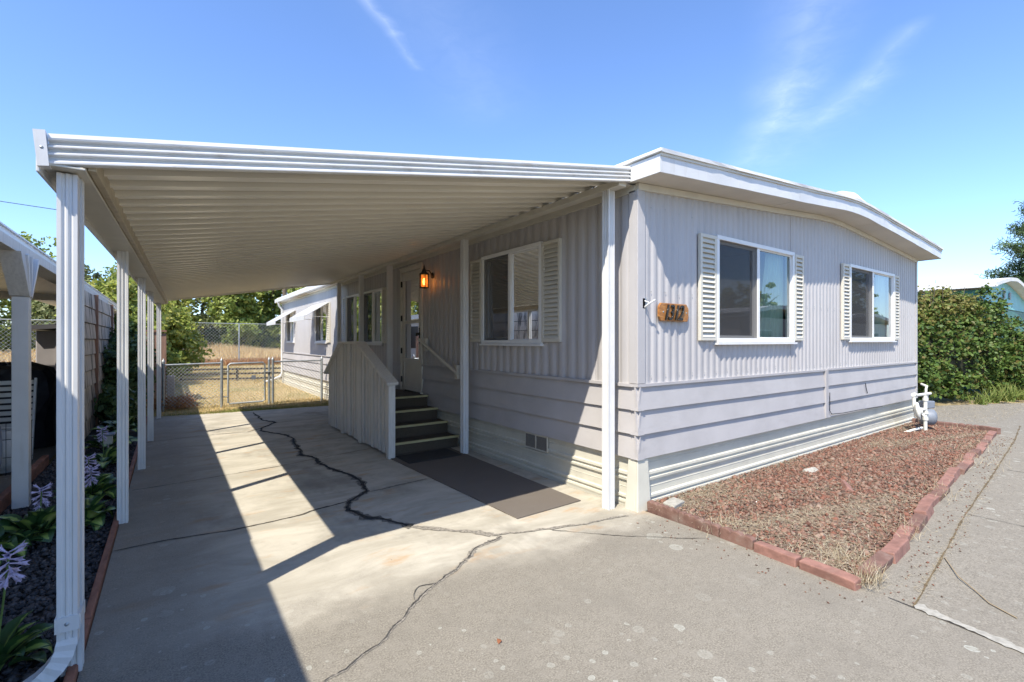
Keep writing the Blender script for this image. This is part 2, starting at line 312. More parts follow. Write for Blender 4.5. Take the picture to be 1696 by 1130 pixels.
M['leaf_tree'] = island('tree_leaves', [(0.13, 0.19, 0.035), (0.22, 0.28, 0.05), (0.33, 0.36, 0.09), (0.16, 0.21, 0.045), (0.27, 0.32, 0.06)], 0.55, 0.35)
M['leaf_pale'] = island('yellow_green_leaves', [(0.24, 0.29, 0.05), (0.34, 0.38, 0.07), (0.42, 0.40, 0.11), (0.18, 0.25, 0.04)], 0.55, 0.35)
M['leaf_olive'] = island('olive_leaves', [(0.196, 0.224, 0.098), (0.252, 0.266, 0.126), (0.14, 0.182, 0.07)], 0.6, 0.3)
M['leaf_hedge'] = island('hedge_leaves', [(0.049, 0.093, 0.02), (0.083, 0.147, 0.03), (0.137, 0.196, 0.039), (0.069, 0.117, 0.025), (0.167, 0.128, 0.039)], 0.5, 0.22, 0.3)
M['leaf_hedge_top'] = island('bronze_hedge_tips', [(0.18, 0.192, 0.042), (0.24, 0.18, 0.06), (0.144, 0.192, 0.036), (0.264, 0.24, 0.072)], 0.5, 0.3, 0.3)
M['leaf_dark'] = island('dark_shrub_leaves', [(0.033, 0.065, 0.019), (0.065, 0.111, 0.033), (0.104, 0.156, 0.046)], 0.5, 0.2)
M['needle'] = island('conifer_needles', [(0.039, 0.078, 0.033), (0.072, 0.124, 0.046), (0.117, 0.169, 0.065)], 0.6, 0.15)
M['straw'] = island('dry_straw', [(0.40, 0.33, 0.21), (0.52, 0.45, 0.32), (0.32, 0.24, 0.14), (0.58, 0.52, 0.40)], 0.9, 0.1)
M['blade_dry'] = island('dry_grass_blades', [(0.575, 0.414, 0.172), (0.667, 0.517, 0.253), (0.46, 0.31, 0.115), (0.253, 0.276, 0.092)], 0.85, 0.3)
M['blade_gold'] = island('tall_golden_grass', [(0.638, 0.484, 0.242), (0.726, 0.583, 0.319), (0.55, 0.341, 0.154), (0.682, 0.55, 0.33)], 0.85, 0.3)
M['blade_rust'] = island('rusty_tall_grass', [(0.46, 0.25, 0.11), (0.36, 0.17, 0.08), (0.55, 0.36, 0.17)], 0.85, 0.3)
M['blade_green'] = island('green_grass_blades', [(0.14, 0.20, 0.04), (0.20, 0.25, 0.06), (0.28, 0.28, 0.09)], 0.7, 0.3)
M['lava'] = island('red_lava_chips', [(0.19, 0.082, 0.055), (0.23, 0.105, 0.07), (0.11, 0.055, 0.04), (0.26, 0.15, 0.105), (0.19, 0.125, 0.09), (0.09, 0.058, 0.044), (0.30, 0.22, 0.165), (0.21, 0.09, 0.06)], 0.9)
M['darkrock'] = island('dark_lava_rock', [(0.045, 0.045, 0.048), (0.08, 0.075, 0.075), (0.12, 0.11, 0.105)], 0.85)
M['brick_red'] = plain('salmon_edging_brick', (0.27, 0.14, 0.108), 0.9, 0.2, 14, bump=0.8, bscale=70, dirt=(0.27, 0.195, 0.15), dirt_amt=0.9, dscale=5)
M['brick_brown'] = plain('brown_edging_brick', (0.19, 0.105, 0.08), 0.9, 0.2, 12, bump=0.8, bscale=70, dirt=(0.22, 0.18, 0.145), dirt_amt=0.9, dscale=6)
def glass(name, tint=(0.55, 0.58, 0.56), boost=1.7, base=0.03):
    t = NT(name); t.n.remove(t.p)
    tr = t.n.new('ShaderNodeBsdfTransparent'); tr.inputs[0].default_value = tint + (1,)
    gl = t.n.new('ShaderNodeBsdfGlossy'); gl.inputs['Roughness'].default_value = 0.015; gl.inputs[0].default_value = (0.92, 0.95, 1, 1)
    nb = t.n.new('ShaderNodeBump'); nb.inputs['Strength'].default_value = 0.03; nb.inputs['Distance'].default_value = 0.02
    t.l.new(t.noise(1.6, 1), nb.inputs['Height']); t.l.new(nb.outputs[0], gl.inputs['Normal'])
    fr = t.n.new('ShaderNodeFresnel'); fr.inputs[0].default_value = 1.5
    f = t.math('ADD', t.math('MULTIPLY', fr.outputs[0], boost), base, clamp=True)
    mx = t.n.new('ShaderNodeMixShader'); t.l.new(f, mx.inputs[0]); t.l.new(tr.outputs[0], mx.inputs[1]); t.l.new(gl.outputs[0], mx.inputs[2]); t.l.new(mx.outputs[0], t.out.inputs[0])
    return t.m
M['glass'] = glass('window_glass', (0.72, 0.76, 0.74), 1.5, 0.05)
def screenmat():
    t = NT('dark_insect_screen_mesh'); t.fin((0.05, 0.048, 0.045), 0.8); tr = t.n.new('ShaderNodeBsdfTransparent'); mx = t.n.new('ShaderNodeMixShader'); mx.inputs[0].default_value = 0.62
    t.l.new(tr.outputs[0], mx.inputs[1]); t.l.new(t.p.outputs[0], mx.inputs[2]); t.l.new(mx.outputs[0], t.out.inputs[0]); return t.m
M['screenmesh'] = screenmat()
def amber():
    t = NT('amber_lantern_glass'); t.fin((0.5, 0.2, 0.04), 0.3); t.p.inputs['Emission Color'].default_value = (1.0, 0.36, 0.06, 1); t.p.inputs['Emission Strength'].default_value = 0.38
    tr = t.n.new('ShaderNodeBsdfTransparent'); tr.inputs[0].default_value = (1, 0.55, 0.2, 1); mx = t.n.new('ShaderNodeMixShader'); mx.inputs[0].default_value = 0.45
    t.l.new(t.p.outputs[0], mx.inputs[1]); t.l.new(tr.outputs[0], mx.inputs[2]); t.l.new(mx.outputs[0], t.out.inputs[0]); return t.m
M['amber'] = amber()
M['door_glass'] = glass('storm_door_glass', (0.8, 0.8, 0.8), 0.75, 0.0)
def bulb():
    t = NT('lit_bulb'); t.fin((1, 0.8, 0.4), 0.4); t.p.inputs['Emission Color'].default_value = (1.0, 0.68, 0.28, 1); t.p.inputs['Emission Strength'].default_value = 9; return t.m
M['bulb'] = bulb()
def ply():
    t = NT('stained_grey_plywood'); st = t.noise(2.0, 7, (2.5, 2.5, 0.5), 0.7); sp = t.noise(9, 5, (1, 1, 0.5), 0.7)
    c = t.mix(t.ramp(st, 0.36, 0.54), (0.09, 0.08, 0.07), (0.52, 0.45, 0.36)); c = t.mix(t.ramp(sp, 0.45, 0.75, 0, 0.5), c, (0.24, 0.20, 0.155))
    t.bump(t.noise(60, 3, (1, 1, 0.2)), 0.3, 0.004); return t.fin(c, 0.85, 0, 0.2)
M['ply'] = ply()
def runner():
    t = NT('ribbed_grey_runner'); wv = t.n.new('ShaderNodeTexWave'); wv.inputs['Scale'].default_value = 22; wv.bands_direction = 'X'; wv.inputs['Distortion'].default_value = 0.3; t.l.new(t.pos(), wv.inputs['Vector'])
    c = t.mix(t.ramp(wv.outputs[0], 0.2, 0.8), (0.12, 0.102, 0.085), (0.185, 0.16, 0.135)); c = t.mix(t.ramp(t.noise(3, 6, rough=0.7), 0.45, 0.75, 0, 0.5), c, (0.17, 0.15, 0.13))
    t.bump(wv.outputs[0], 0.5, 0.004); return t.fin(c, 0.95, 0, 0.15)
M['runner'] = runner()
def hostaleaf():
    t = NT('variegated_hosta_leaf'); at = t.n.new('ShaderNodeAttribute'); at.attribute_name = 'vein'
    f = t.math('ADD', at.outputs['Fac'], t.math('MULTIPLY', t.math('SUBTRACT', t.noise(22, 3), 0.5), 0.45))
    oi = t.n.new('ShaderNodeObjectInfo'); f = t.math('ADD', f, t.math('MULTIPLY', t.math('SUBTRACT', oi.outputs['Random'], 0.6), 0.5))
    c = t.mix(t.ramp(f, 0.50, 0.68), (0.035, 0.085, 0.025), (0.26, 0.36, 0.08)); c = t.mix(t.ramp(f, 0.8, 1.1), c, (0.40, 0.45, 0.16))
    t.bump(t.noise(60, 2), 0.3, 0.003); return t.fin(c, 0.4, 0, 0.5)
M['hosta'] = hostaleaf()
def woodplaque():
    t = NT('varnished_orange_wood'); f = t.noise(7, 5, (2, 2, 14), 0.6, dist=1.2)
    c = t.mix(t.ramp(f, 0.3, 0.7), (0.26, 0.09, 0.018), (0.50, 0.23, 0.06)); return t.fin(c, 0.35, 0, 0.5)
M['plaque'] = woodplaque()

# ------------------------------------------------------------------ ground and paving
def sheet(name, poly, z, mat, kind='structure', sub=0):
    me = D.meshes.new(name); me.from_pydata([(x, y, z) for x, y in poly], [], [tuple(range(len(poly)))]); me.materials.append(mat); me.update()
    return tag(link(D.objects.new(name, me)), kind=kind)
sheet('ground', [(-900, -900), (900, -900), (900, 900), (-900, 900)], -0.06, M['field'])
sheet('street', [(-60, -9), (21, -9), (21, -4.2), (-60, -4.2)], -0.05, M['asphalt'])
def slab(name, poly, z0, z1, mat):
    return tag(MB().prism([(x, y, z0) for x, y in poly], (0, 0, z1 - z0)).build(name, mat), kind='structure')
slab('driveway', [(-0.33, -4.2), (3.1, -4.2), (3.33, 0.42), (3.41, 0.98), (3.41, 2.74), (3.36, 2.8), (3.36, 11.5), (3.0, 11.46), (0.5, 11.66), (-0.33, 11.85), (-0.33, 6)], -0.12, 0.0, M['drive'])
slab('sidewalk', [(3.15, -0.42), (26, -0.42), (26, 1.9), (17, 2.05), (15.8, 2.65), (14.2, 3.35), (13.4, 3.6), (11.4, 3.4), (11.3, 2.0), (10.9, 1.76), (9.32, 1.62), (7.45, 1.48), (5.8, 1.35), (4.58, 1.24), (3.40, 1.12), (3.15, 1.10)], -0.12, -0.003, M['walk'])
slab('curb', [(3.0, -0.6), (26, -0.6), (26, -0.432), (3.0, -0.432)], -0.12, -0.01, M['walk'])
slab('gutter', [(2.9, -4.2), (26, -4.2), (26, -0.612), (2.9, -0.612)], -0.12, -0.03, M['walk'])
sheet('path', [(11.3, 2.9), (14.2, 3.0), (14.4, 14), (11.3, 14)], -0.02, M['walk'])
sheet('lawn', [(-5.5, 11.2), (11, 11.2), (11, 34), (-5.5, 34)], -0.045, M['lawn'])
tag(MB().add([(-60, 35.5, -0.055), (60, 35.5, -0.055), (60, 46, 0.75), (-60, 46, 0.75), (60, 120, 0.6), (-60, 120, 0.6)], [(0, 1, 2, 3), (3, 2, 4, 5)]).build('field', M['field']), kind='structure')
sheet('left_yard', [(-9, 12), (-5.5, 12), (-5.5, 24), (-9, 24)], -0.045, M['lawn'])
sheet('neighbor_pad', [(-4.6, -4.2), (-1.24, -4.2), (-1.24, 13.6), (-4.6, 13.6)], -0.02, M['walk'])

# ribbons: cracks and joints lying on the slab
def ribbon(name, pts, w0, w1, mat, z=0.004, jag=0.5, step=0.035, wob=0.012, parent=None, dome=0.0):
    P = []
    for (a, b) in zip(pts[:-1], pts[1:]):
        a = Vector(a); b = Vector(b); n = max(1, int((b - a).length / step))
        P += [a + (b - a) * i / n for i in range(n)]
    P.append(Vector(pts[-1])); n = len(P); vs = []; fs = []
    rs_ = random.Random(int(pts[0][0] * 100) + n); rn = [rs_.gauss(0, 1) for _ in range(n)]; sm = [sum(rn[max(0, i - 2):i + 3]) / 3 for i in range(n)]
    for i, p in enumerate(P):
        d = (P[min(i + 1, n - 1)] - P[max(i - 1, 0)]).normalized(); nn = Vector((-d.y, d.x))
        t = i / (n - 1); w = (w0 + (w1 - w0) * t) * (1 + jag * random.uniform(-0.7, 0.9)) * (0.75 + 0.5 * math.sin(i * 0.21 + len(pts)) ** 2)
        c = p + nn * sm[i] * wob
        for s in (-1, 0, 1):
            q = c + nn * s * w / 2 * random.uniform(0.75, 1.25); vs.append((q.x, q.y, z + (dome * random.uniform(0.4, 1) if s == 0 else 0)))
    for i in range(n - 1):
        for k in (0, 1): fs.append((i * 3 + k, i * 3 + k + 1, (i + 1) * 3 + k + 1, (i + 1) * 3 + k))
    mb = MB(); mb.add(vs, fs); o = mb.build(name, mat, parent); 
    if parent is None: o['kind'] = 'structure'
    return o
MAINC = [(1.42, 11.24), (1.44, 10.18), (1.56, 9.64), (1.27, 9.15), (1.28, 8.73), (1.48, 8.36), (1.54, 7.88), (1.44, 7.08), (1.42, 6.68), (1.52, 6.36), (1.49, 6.15), (1.56, 5.73), (1.66, 5.35), (1.66, 5.04), (1.59, 4.72), (1.38, 4.49), (1.28, 4.27), (1.33, 4.08), (1.46, 3.92), (1.52, 3.68), (1.59, 3.6)]
ribbon('driveway_crack', MAINC, 0.014, 0.034, M['tar'], 0.006, dome=0.010, jag=0.8, wob=0.019)
ribbon('driveway_crack', MAINC, 0.035, 0.065, M['crackedge'], 0.0035, jag=0.8, wob=0.019)
ribbon('driveway_crack', [(1.59, 3.6), (1.75, 3.43), (1.89, 3.28), (2.02, 3.08)], 0.04, 0.07, M['crackpale'], 0.004)
ribbon('driveway_crack', [(2.02, 3.08), (2.19, 3.02), (2.48, 2.9), (2.96, 2.79), (3.2, 2.74)], 0.03, 0.02, M['crackpale'], 0.005)
ribbon('driveway_crack', [(2.46, 2.88), (2.73, 2.58), (3.01, 2.35), (3.14, 2.22), (3.31, 2.08)], 0.006, 0.005, M['joint'], 0.004)
ribbon('driveway_crack', [(2.07, 3.02), (1.81, 2.96), (1.62, 2.81), (1.34, 2.67), (1.15, 2.55), (0.98, 2.4), (0.84, 2.29), (0.77, 2.27), (0.57, 2.18), (0.3, 2.0)], 0.006, 0.005, M['tar_soft'], 0.006, wob=0.010, jag=1.2, step=0.02)
ribbon('driveway_crack', [(2.07, 3.02), (1.81, 2.96), (1.62, 2.81), (1.34, 2.67), (1.15, 2.55), (0.98, 2.4), (0.84, 2.29), (0.77, 2.27), (0.57, 2.18), (0.3, 2.0)], 0.038, 0.012, M['crackpale'], 0.003, wob=0.010, step=0.02)
ribbon('driveway_crack', [(1.34, 2.67), (1.24, 2.685), (1.17, 2.63), (1.15, 2.55)], 0.005, 0.004, M['tar_soft'], 0.0045, step=0.02, wob=0.008)
ribbon('slab_joint', [(0.0 - 0.3, 8.88), (0.0, 8.92), (0.46, 9.01), (1.04, 8.91), (1.27, 9.15)], 0.012, 0.018, M['joint'], 0.0035, jag=0.3, wob=0.003)
ribbon('slab_joint', [(1.56, 9.64), (2.48, 9.65), (3.3, 9.7)], 0.01, 0.012, M['joint'], 0.0035, jag=0.3, wob=0.003)
ribbon('slab_joint', [(-0.3, 6.1), (0.0, 6.13), (0.4, 6.18), (0.66, 6.22), (0.99, 6.25), (1.55, 6.39), (2.28, 6.54)], 0.009, 0.011, M['joint'], 0.0035, jag=0.4, wob=0.005)
ribbon('slab_joint', [(-0.32, 4.42), (0.0, 4.43), (0.41, 4.36), (0.91, 4.4), (1.08, 4.46), (1.35, 4.51)], 0.012, 0.02, M['joint'], 0.0035, jag=0.5, wob=0.005)
ribbon('slab_joint', [(1.57, 4.67), (1.85, 4.70), (2.27, 4.75)], 0.018, 0.028, M['crackedge'], 0.0035, jag=0.6, wob=0.005)
ribbon('slab_joint', [(3.41, 0.86), (4.42, 0.95), (5.61, 1.06), (7.17, 1.17), (10.42, 1.42), (12.2, 1.6)], 0.008, 0.014, M['joint2'], 0.003, jag=0.7, wob=0.002)
for xx in (5.6, 7.9, 10.2, 12.6, 15.2): ribbon('slab_joint', [(xx, -0.42), (xx + 0.02, 0.96 + 0.04 * (xx - 3.4))], 0.008, 0.008, M['joint'], 0.002, jag=0.5, wob=0.004)
ribbon('slab_joint', [(3.26, -1.0), (3.335, 0.42), (3.415, 0.98)], 0.010, 0.010, M['joint'], 0.0025, jag=0.5, wob=0.003)
ribbon('slab_joint', [(3.43, -0.426), (12, -0.426), (25, -0.426)], 0.022, 0.022, M['joint'], 0.0015, jag=0.7, wob=0.006)
ribbon('cement_patch', [(3.43, 0.86), (3.395, 0.66), (3.36, 0.5), (3.33, 0.3)], 0.06, 0.045, M['paintpatch'], 0.0055, jag=0.35, wob=0.006, step=0.02)

# ------------------------------------------------------------------ the mobile home
XW, YE, XE, YB = 3.38, 2.79, 11.15, 19.2
house = thing('mobile_home', 'long lilac mobile home with corrugated metal siding, white skirting and shallow arched roof', 'mobile home', (7.2, 11, 0))
KN = [(3.27, 2.89), (4.6, 2.99), (5.98, 3.09), (7.0, 3.175), (7.4, 3.195), (7.83, 3.19), (9.35, 3.105), (10.95, 3.01), (11.3, 2.985)]
def zr(x):
    if x <= KN[0][0]: return KN[0][1]
    for (a, b) in zip(KN[:-1], KN[1:]):
        if x <= b[0]: return a[1] + (b[1] - a[1]) * (x - a[0]) / (b[0] - a[0])
    return KN[-1][1]
PROF = [(0, 0), (0.10, 0.0), (0.30, 0.85), (0.42, 1.0), (0.58, 1.0), (0.70, 0.85), (0.90, 0.0)]
def corr_wall(name, a0, a1, fixed, axis, zlo, zhi, holes, period, depth, sgn):
    """vertical corrugations running along axis; holes = (a, b, zl, zh)"""
    al = []
    k = 0
    while a0 + k * period < a1:
        for t, d in PROF:
            a = a0 + (k + t) * period
            if a < a1: al.append((a, d * depth))
        k += 1
    for h in holes:
        al += [(h[0], 0), (h[1], 0)]
    al.append((a1, 0)); al = sorted(al); mb = MB(); vs = []; fs = []; sm = []
    for (p, q) in zip(al[:-1], al[1:]):
        if q[0] - p[0] < 1e-6: continue
        mid = (p[0] + q[0]) / 2; segs = [(zlo, None)]
        for h in holes:
            if h[0] < mid < h[1]: segs = [(zlo, h[2]), (h[3], None)]
        for (za, zb) in segs:
            zt = [zhi(p[0]), zhi(q[0])] if zb is None else [zb, zb]
            pts = []
            for (a, d), z in ((p, za), (q, za), (q, zt[1]), (p, zt[0])):
                o = fixed + sgn * d; pts.append((a, o, z) if axis == 'x' else (o, a, z))
            k = len(vs); vs += pts; fs.append((k, k + 1, k + 2, k + 3))
    mb.add(vs, fs, False); return mb.build(name, M['siding'], house)
END_W = [(4.62, 6.24, 1.53, 2.55), (8.06, 9.84, 1.55, 2.575)]
SIDE_W = [(4.14, 5.29, 1.51, 2.56), (8.98, 10.05, 1.48, 2.49), (10.18, 11.2, 1.48, 2.49), (13.0, 14.1, 1.50, 2.46), (17.05, 18.1, 1.50, 2.46)]
DOOR = (7.24, 8.02, 0.64, 2.70)
corr_wall('corrugated_wall', XW + 0.07, XE, YE, 'x', 1.10, lambda x: zr(x) + 0.03, END_W, 0.105, 0.013, -1)
corr_wall('corrugated_wall', YE + 0.07, YB, XW, 'y', 1.10, lambda y: 2.88, SIDE_W + [(DOOR[0], DOOR[1], 1.10, DOOR[3])], 0.145, 0.012, -1)
mb = MB(); mb.box(XE - 0.01, XE, YE, YB, 0.4, 3.0); mb.box(XW, XE, YB - 0.01, YB, 0.0, 3.1); mb.build('rear_wall', M['siding'], house)
# corner trims
MB().box(XW - 0.028, XW + 0.075, YE - 0.026, YE + 0.0, 1.12, 2.84).box(XW - 0.028, XW - 0.002, YE - 0.0, YE + 0.075, 1.12, 2.84).build('corner_trim', M['siding'], house, bevel=0.004)
MB().box(XE - 0.05, XE + 0.022, YE - 0.024, YE + 0.03, 0.45, 2.95).build('corner_trim', M['siding'], house, bevel=0.004)
mb = MB()
for zz in (1.19, 1.95, 2.72):
    for k in range(36):
        x = 3.55 + k * 0.21
        if any(w_[0] - 0.3 < x < w_[1] + 0.3 and w_[2] < zz < w_[3] + 0.2 for w_ in END_W): continue
        mb.lathe((x, YE - 0.012, zz + random.uniform(-.01, .01)), [(0, 0.006), (0.005, 0.004), (0.006, 0)], 6, (0, -1, 0))
mb.build('screw_heads', M['galv'], house, kind='stuff')
# lap boards, three courses
def lap(p, q, n, zt, zb, name='siding_board', th=0.03, mat=None):
    """p,q = xy ends; n outward normal"""
    p = Vector((p[0], p[1], 0)); q = Vector((q[0], q[1], 0)); n = Vector((n[0], n[1], 0)); N = max(1, int((q - p).length / 0.9)); vs = []; fs = []
    for i in range(N + 1):
        c = p + (q - p) * i / N; w = random.uniform(-0.0025, 0.0025); dz = random.uniform(-0.002, 0.002)
        vs += [c + n * 0.004 + Vector((0, 0, zt)), c + n * (th + w) + Vector((0, 0, zb + dz)), c + n * 0.0 + Vector((0, 0, zb + dz)), c - n * 0.01 + Vector((0, 0, zt))]
    for i in range(N):
        for k in range(4): a = i * 4 + k; b = i * 4 + (k + 1) % 4; fs.append((a, a + 4, b + 4, b))
    fs += [(0, 1, 2, 3), (N * 4 + 3, N * 4 + 2, N * 4 + 1, N * 4)]
    return MB().add(vs, fs).build(name, mat or M['board'], house)
ZB = [1.095, 0.885, 0.668, 0.452]
for i in range(3):
    lap((XW - 0.033, YE), (7.20, YE), (0, -1), ZB[i], ZB[i + 1])
    lap((7.285, YE), (XE, YE), (0, -1), ZB[i] + 0.006, ZB[i + 1] + 0.006)
    zt, zb = ZB[i] - 0.001, ZB[i + 1] - 0.001
    lap((XW, YE - 0.03), (XW, DOOR[0] - 0.03), (-1, 0), zt, zb)
    lap((XW, DOOR[1] + 0.03), (XW, YB), (-1, 0), zt, zb)
for i in range(3):
    zt, zb_ = ZB[i] + 0.001, ZB[i + 1] - 0.003
    def cr_(o, z, k): return [(XW - o, YE - o, z), (XW + k, YE - o, z), (XW + k, YE + 0.0, z), (XW + 0.0, YE + k, z), (XW - o, YE + k, z)]
    a_, b_ = cr_(0.036, zb_, 0.05), cr_(0.012, zt, 0.05)
    MB().add(a_ + b_, [(4, 3, 2, 1, 0), (5, 6, 7, 8, 9)] + [(q, (q + 1) % 5, (q + 1) % 5 + 5, q + 5) for q in range(5)]).build('board_corner', M['board'], house)
MB().box(7.205, 7.28, YE - 0.038, YE, 0.46, 1.115).build('joint_cover', M['board'], house)
mb = MB(); mb.box(XW - 0.036, 7.2, YE - 0.030, YE, 1.092, 1.118); mb.box(7.285, XE, YE - 0.030, YE, 1.098, 1.124)
mb.box(XW - 0.034, XW, YE + 0.0, DOOR[0] - 0.03, 1.090, 1.117); mb.box(XW - 0.034, XW, DOOR[1] + 0.03, YB, 1.090, 1.117); mb.build('belt_trim', M['board'], house)
# skirting panels with moulded ribs
SKP = [(0.46, 0.0), (0.395, 0.0), (0.392, 0.004), (0.388, 0.0), (0.318, 0.0), (0.310, 0.022), (0.288, 0.024), (0.280, 0.004), (0.262, 0.004), (0.255, 0.024), (0.235, 0.022), (0.226, 0.0),
       (0.172, 0.0), (0.169, 0.004), (0.166, 0.0), (0.105, 0.0), (0.097, 0.022), (0.078, 0.024), (0.07, 0.004), (0.055, 0.004), (0.047, 0.022), (0.03, 0.024), (0.012, 0.018), (-0.05, 0.018)]
def skirting(p, q, n, dx=0.0):
    p = Vector((p[0], p[1], 0)); q = Vector((q[0], q[1], 0)); n = Vector((n[0], n[1], 0)); vs = []; fs = []; m = len(SKP)
    N = max(1, int((q - p).length / 0.6))
    for i in range(N + 1):
        c = p + (q - p) * i / N; w = random.uniform(-0.003, 0.003)
        vs += [c + n * (d * 0.9 + w + dx) + Vector((0, 0, z)) for z, d in SKP]
    for i in range(N):
        for k in range(m - 1): fs.append((i * m + k, i * m + k + 1, (i + 1) * m + k + 1, (i + 1) * m + k))
    return MB().add(vs, fs).build('skirting_panel', M['skirt'], house)
y = YE + 0.06
for (a, b) in ((3.50, 7.22), (7.215, XE - 0.02)): skirting((a, YE + 0.02), (b, YE + 0.02), (0, -1), 0.004 if a > 7 else 0)
for (a, b) in ((YE + 0.06, 6.0), (5.995, 9.4), (9.395, 13.0), (12.995, 16.3), (16.295, YB)): skirting((XW + 0.02, b), (XW + 0.02, a), (-1, 0), random.uniform(0, 0.004))
mb = MB(); mb.hexa([(XW - 0.055, YE - 0.05, -0.01), (XW + 0.13, YE - 0.05, -0.01), (XW + 0.13, YE - 0.015, -0.01), (XW - 0.055, YE - 0.015, -0.01)], [(XW - 0.02, YE - 0.02, 0.45), (XW + 0.12, YE - 0.02, 0.45), (XW + 0.12, YE, 0.45), (XW - 0.02, YE, 0.45)])
mb.hexa([(XW - 0.055, YE - 0.015, -0.01), (XW - 0.02, YE - 0.015, -0.01), (XW - 0.02, YE + 0.10, -0.01), (XW - 0.055, YE + 0.10, -0.01)], [(XW - 0.02, YE, 0.45), (XW, YE, 0.45), (XW, YE + 0.09, 0.45), (XW - 0.02, YE + 0.09, 0.45)])
mb.build('skirting_corner', M['skirt'], house, bevel=0.006)
# skirting vent
mb = MB(); mb.box(XW - 0.012, XW - 0.002, 4.02, 4.43, 0.27, 0.285); mb.box(XW - 0.012, XW - 0.002, 4.02, 4.43, 0.43, 0.445); mb.box(XW - 0.012, XW - 0.002, 4.02, 4.035, 0.285, 0.43); mb.box(XW - 0.012, XW - 0.002, 4.415, 4.43, 0.285, 0.43); mb.box(XW - 0.014, XW - 0.002, 4.218, 4.232, 0.285, 0.43)
vf = mb.build('skirting_vent', M['skirt'], house)
for a in (4.04, 4.236): MB().box(XW - 0.010, XW - 0.006, a, a + 0.178, 0.285, 0.43).build('mesh_screen', plain('grey_vent_screen', (0.17, 0.16, 0.14), 0.8, 0.3, 250) if a < 4.1 else D.materials['grey_vent_screen'], vf)
# roof
def strip(name, prof, y0, y1, mat, th=None, kind=None):
    """prof: list (x,z) swept from y0 to y1"""
    n = len(prof); vs = [(x, y0, z) for x, z in prof] + [(x, y1, z) for x, z in prof]; fs = [(i, i + 1, n + i + 1, n + i) for i in range(n - 1)]
    return MB().add(vs, fs).build(name, mat, house)
xs = [3.27 + (11.3 - 3.27) * i / 60 for i in range(61)]
YF = 2.46
YR = YB + 0.25
strip('soffit', [(x, zr(x) + 0.002) for x in xs], YF + 0.012, YE + 0.03, M['soffit'])
for xj in (5.7, 8.15): MB().box(xj, xj + 0.012, YF + 0.02, YE - 0.03, zr(xj) - 0.001, zr(xj) + 0.004).build('soffit_joint', M['trim'], house)
def arch_bar(name, xa, xb, y0, y1, zl, zh, mat, wav=0.0, bevel=0):
    P = [xa + (xb - xa) * i / 48 for i in range(49)]; vs = []; fs = []
    for i, x in enumerate(P):
        w = wav * math.sin(x * 5.1) * math.sin(x * 2.3 + 1) + wav * 0.4 * random.uniform(-1, 1)
        vs += [(x, y0 - w, zr(x) + zl), (x, y1, zr(x) + zl), (x, y1, zr(x) + zh), (x, y0 + w, zr(x) + zh)]
    for i in range(48):
        for k in range(4): a = i * 4 + k; b = i * 4 + (k + 1) % 4; fs.append((a, b, b + 4, a + 4))
    fs += [(3, 2, 1, 0), (192, 193, 194, 195)]
    return MB().add(vs, fs).build(name, mat, house)
arch_bar('fascia', 3.272, 11.3, YF, YF + 0.012, -0.004, 0.145, M['white'], 0.004)
arch_bar('wall_top_trim', XW - 0.02, XE, YE - 0.032, YE + 0.005, -0.062, -0.002, M['trim'])
arch_bar('roof_edge_cap', 3.255, 11.32, YF - 0.026, YF + 0.05, 0.152, 0.182, M['membrane'], 0.003)
arch_bar('edge_drip', 3.262, 11.31, YF - 0.012, YF + 0.03, 0.128, 0.150, M['trim'], 0.003)
strip('roof_membrane', [(x, zr(x) + 0.178) for x in xs], YF + 0.02, YR, M['membrane'])
MB().box(3.26, 3.272, YF, YR, 2.885, 3.035).build('fascia', M['white'], house)
MB().box(3.236, 3.275, YF - 0.026, YR, 3.042, 3.072).build('roof_edge_cap', M['membrane'], house, bevel=0.006)
MB().box(11.3, 11.312, YF, YR, 2.98, 3.13).build('fascia', M['white'], house)
mb = MB(); mb.add([(3.272, YE + 0.03, 2.885), (XW, YE + 0.03, 2.885), (XW, YR, 2.885), (3.272, YR, 2.885)], [(0, 1, 2, 3)]); mb.add([(XE, YE + 0.03, 2.99), (11.3, YE + 0.03, 2.985), (11.3, YR, 2.985), (XE, YR, 2.99)], [(0, 1, 2, 3)]); mb.build('soffit', M['soffit'], house)
MB().box(XW - 0.028, XW - 0.001, YE, 11.9, 2.825, 2.885).box(XW - 0.028, XW - 0.001, 11.905, YB, 2.825, 2.885).build('wall_top_trim', M['trim'], house)
# ridge lump of the roof covering
vs = []; fs = []; n = 14
for j, yy in enumerate((YF - 0.02, YF + 0.10, YF + 0.5, 6, 12, YR)):
    for i in range(n + 1):
        t = i / n; x = 6.55 + 1.25 * t; h = 0.11 * math.exp(-((t - 0.55) / 0.2) ** 2) * (0.55 if j == 0 else 1.0)
        vs.append((x, yy, zr(x) + 0.184 + h))
for j in range(5):
    for i in range(n): fs.append((j * (n + 1) + i, j * (n + 1) + i + 1, (j + 1) * (n + 1) + i + 1, (j + 1) * (n + 1) + i))
k = len(vs)
for i in range(n + 1): x = 6.55 + 1.25 * i / n; vs.append((x, YF - 0.021, zr(x) + 0.175))
for i in range(n): fs.append((i, k + i, k + i + 1, i + 1))
MB().add(vs, fs, True).build('roof_ridge', M['membrane'], house)
# gutter and downspout beyond the carport
MB().box(3.17, 3.258, 12.0, YR, 2.90, 3.03).build('gutter', M['white'], house, bevel=0.01)
mb = MB(); mb.tube([(3.21, 18.9, 2.90), (3.24, 18.95, 2.78), (3.335, 18.95, 2.66), (3.335, 18.95, 0.35), (3.28, 18.95, 0.22), (3.0, 18.9, 0.10), (2.75, 18.8, 0.05)], 0.045, 8); mb.build('downspout', M['white'], house)
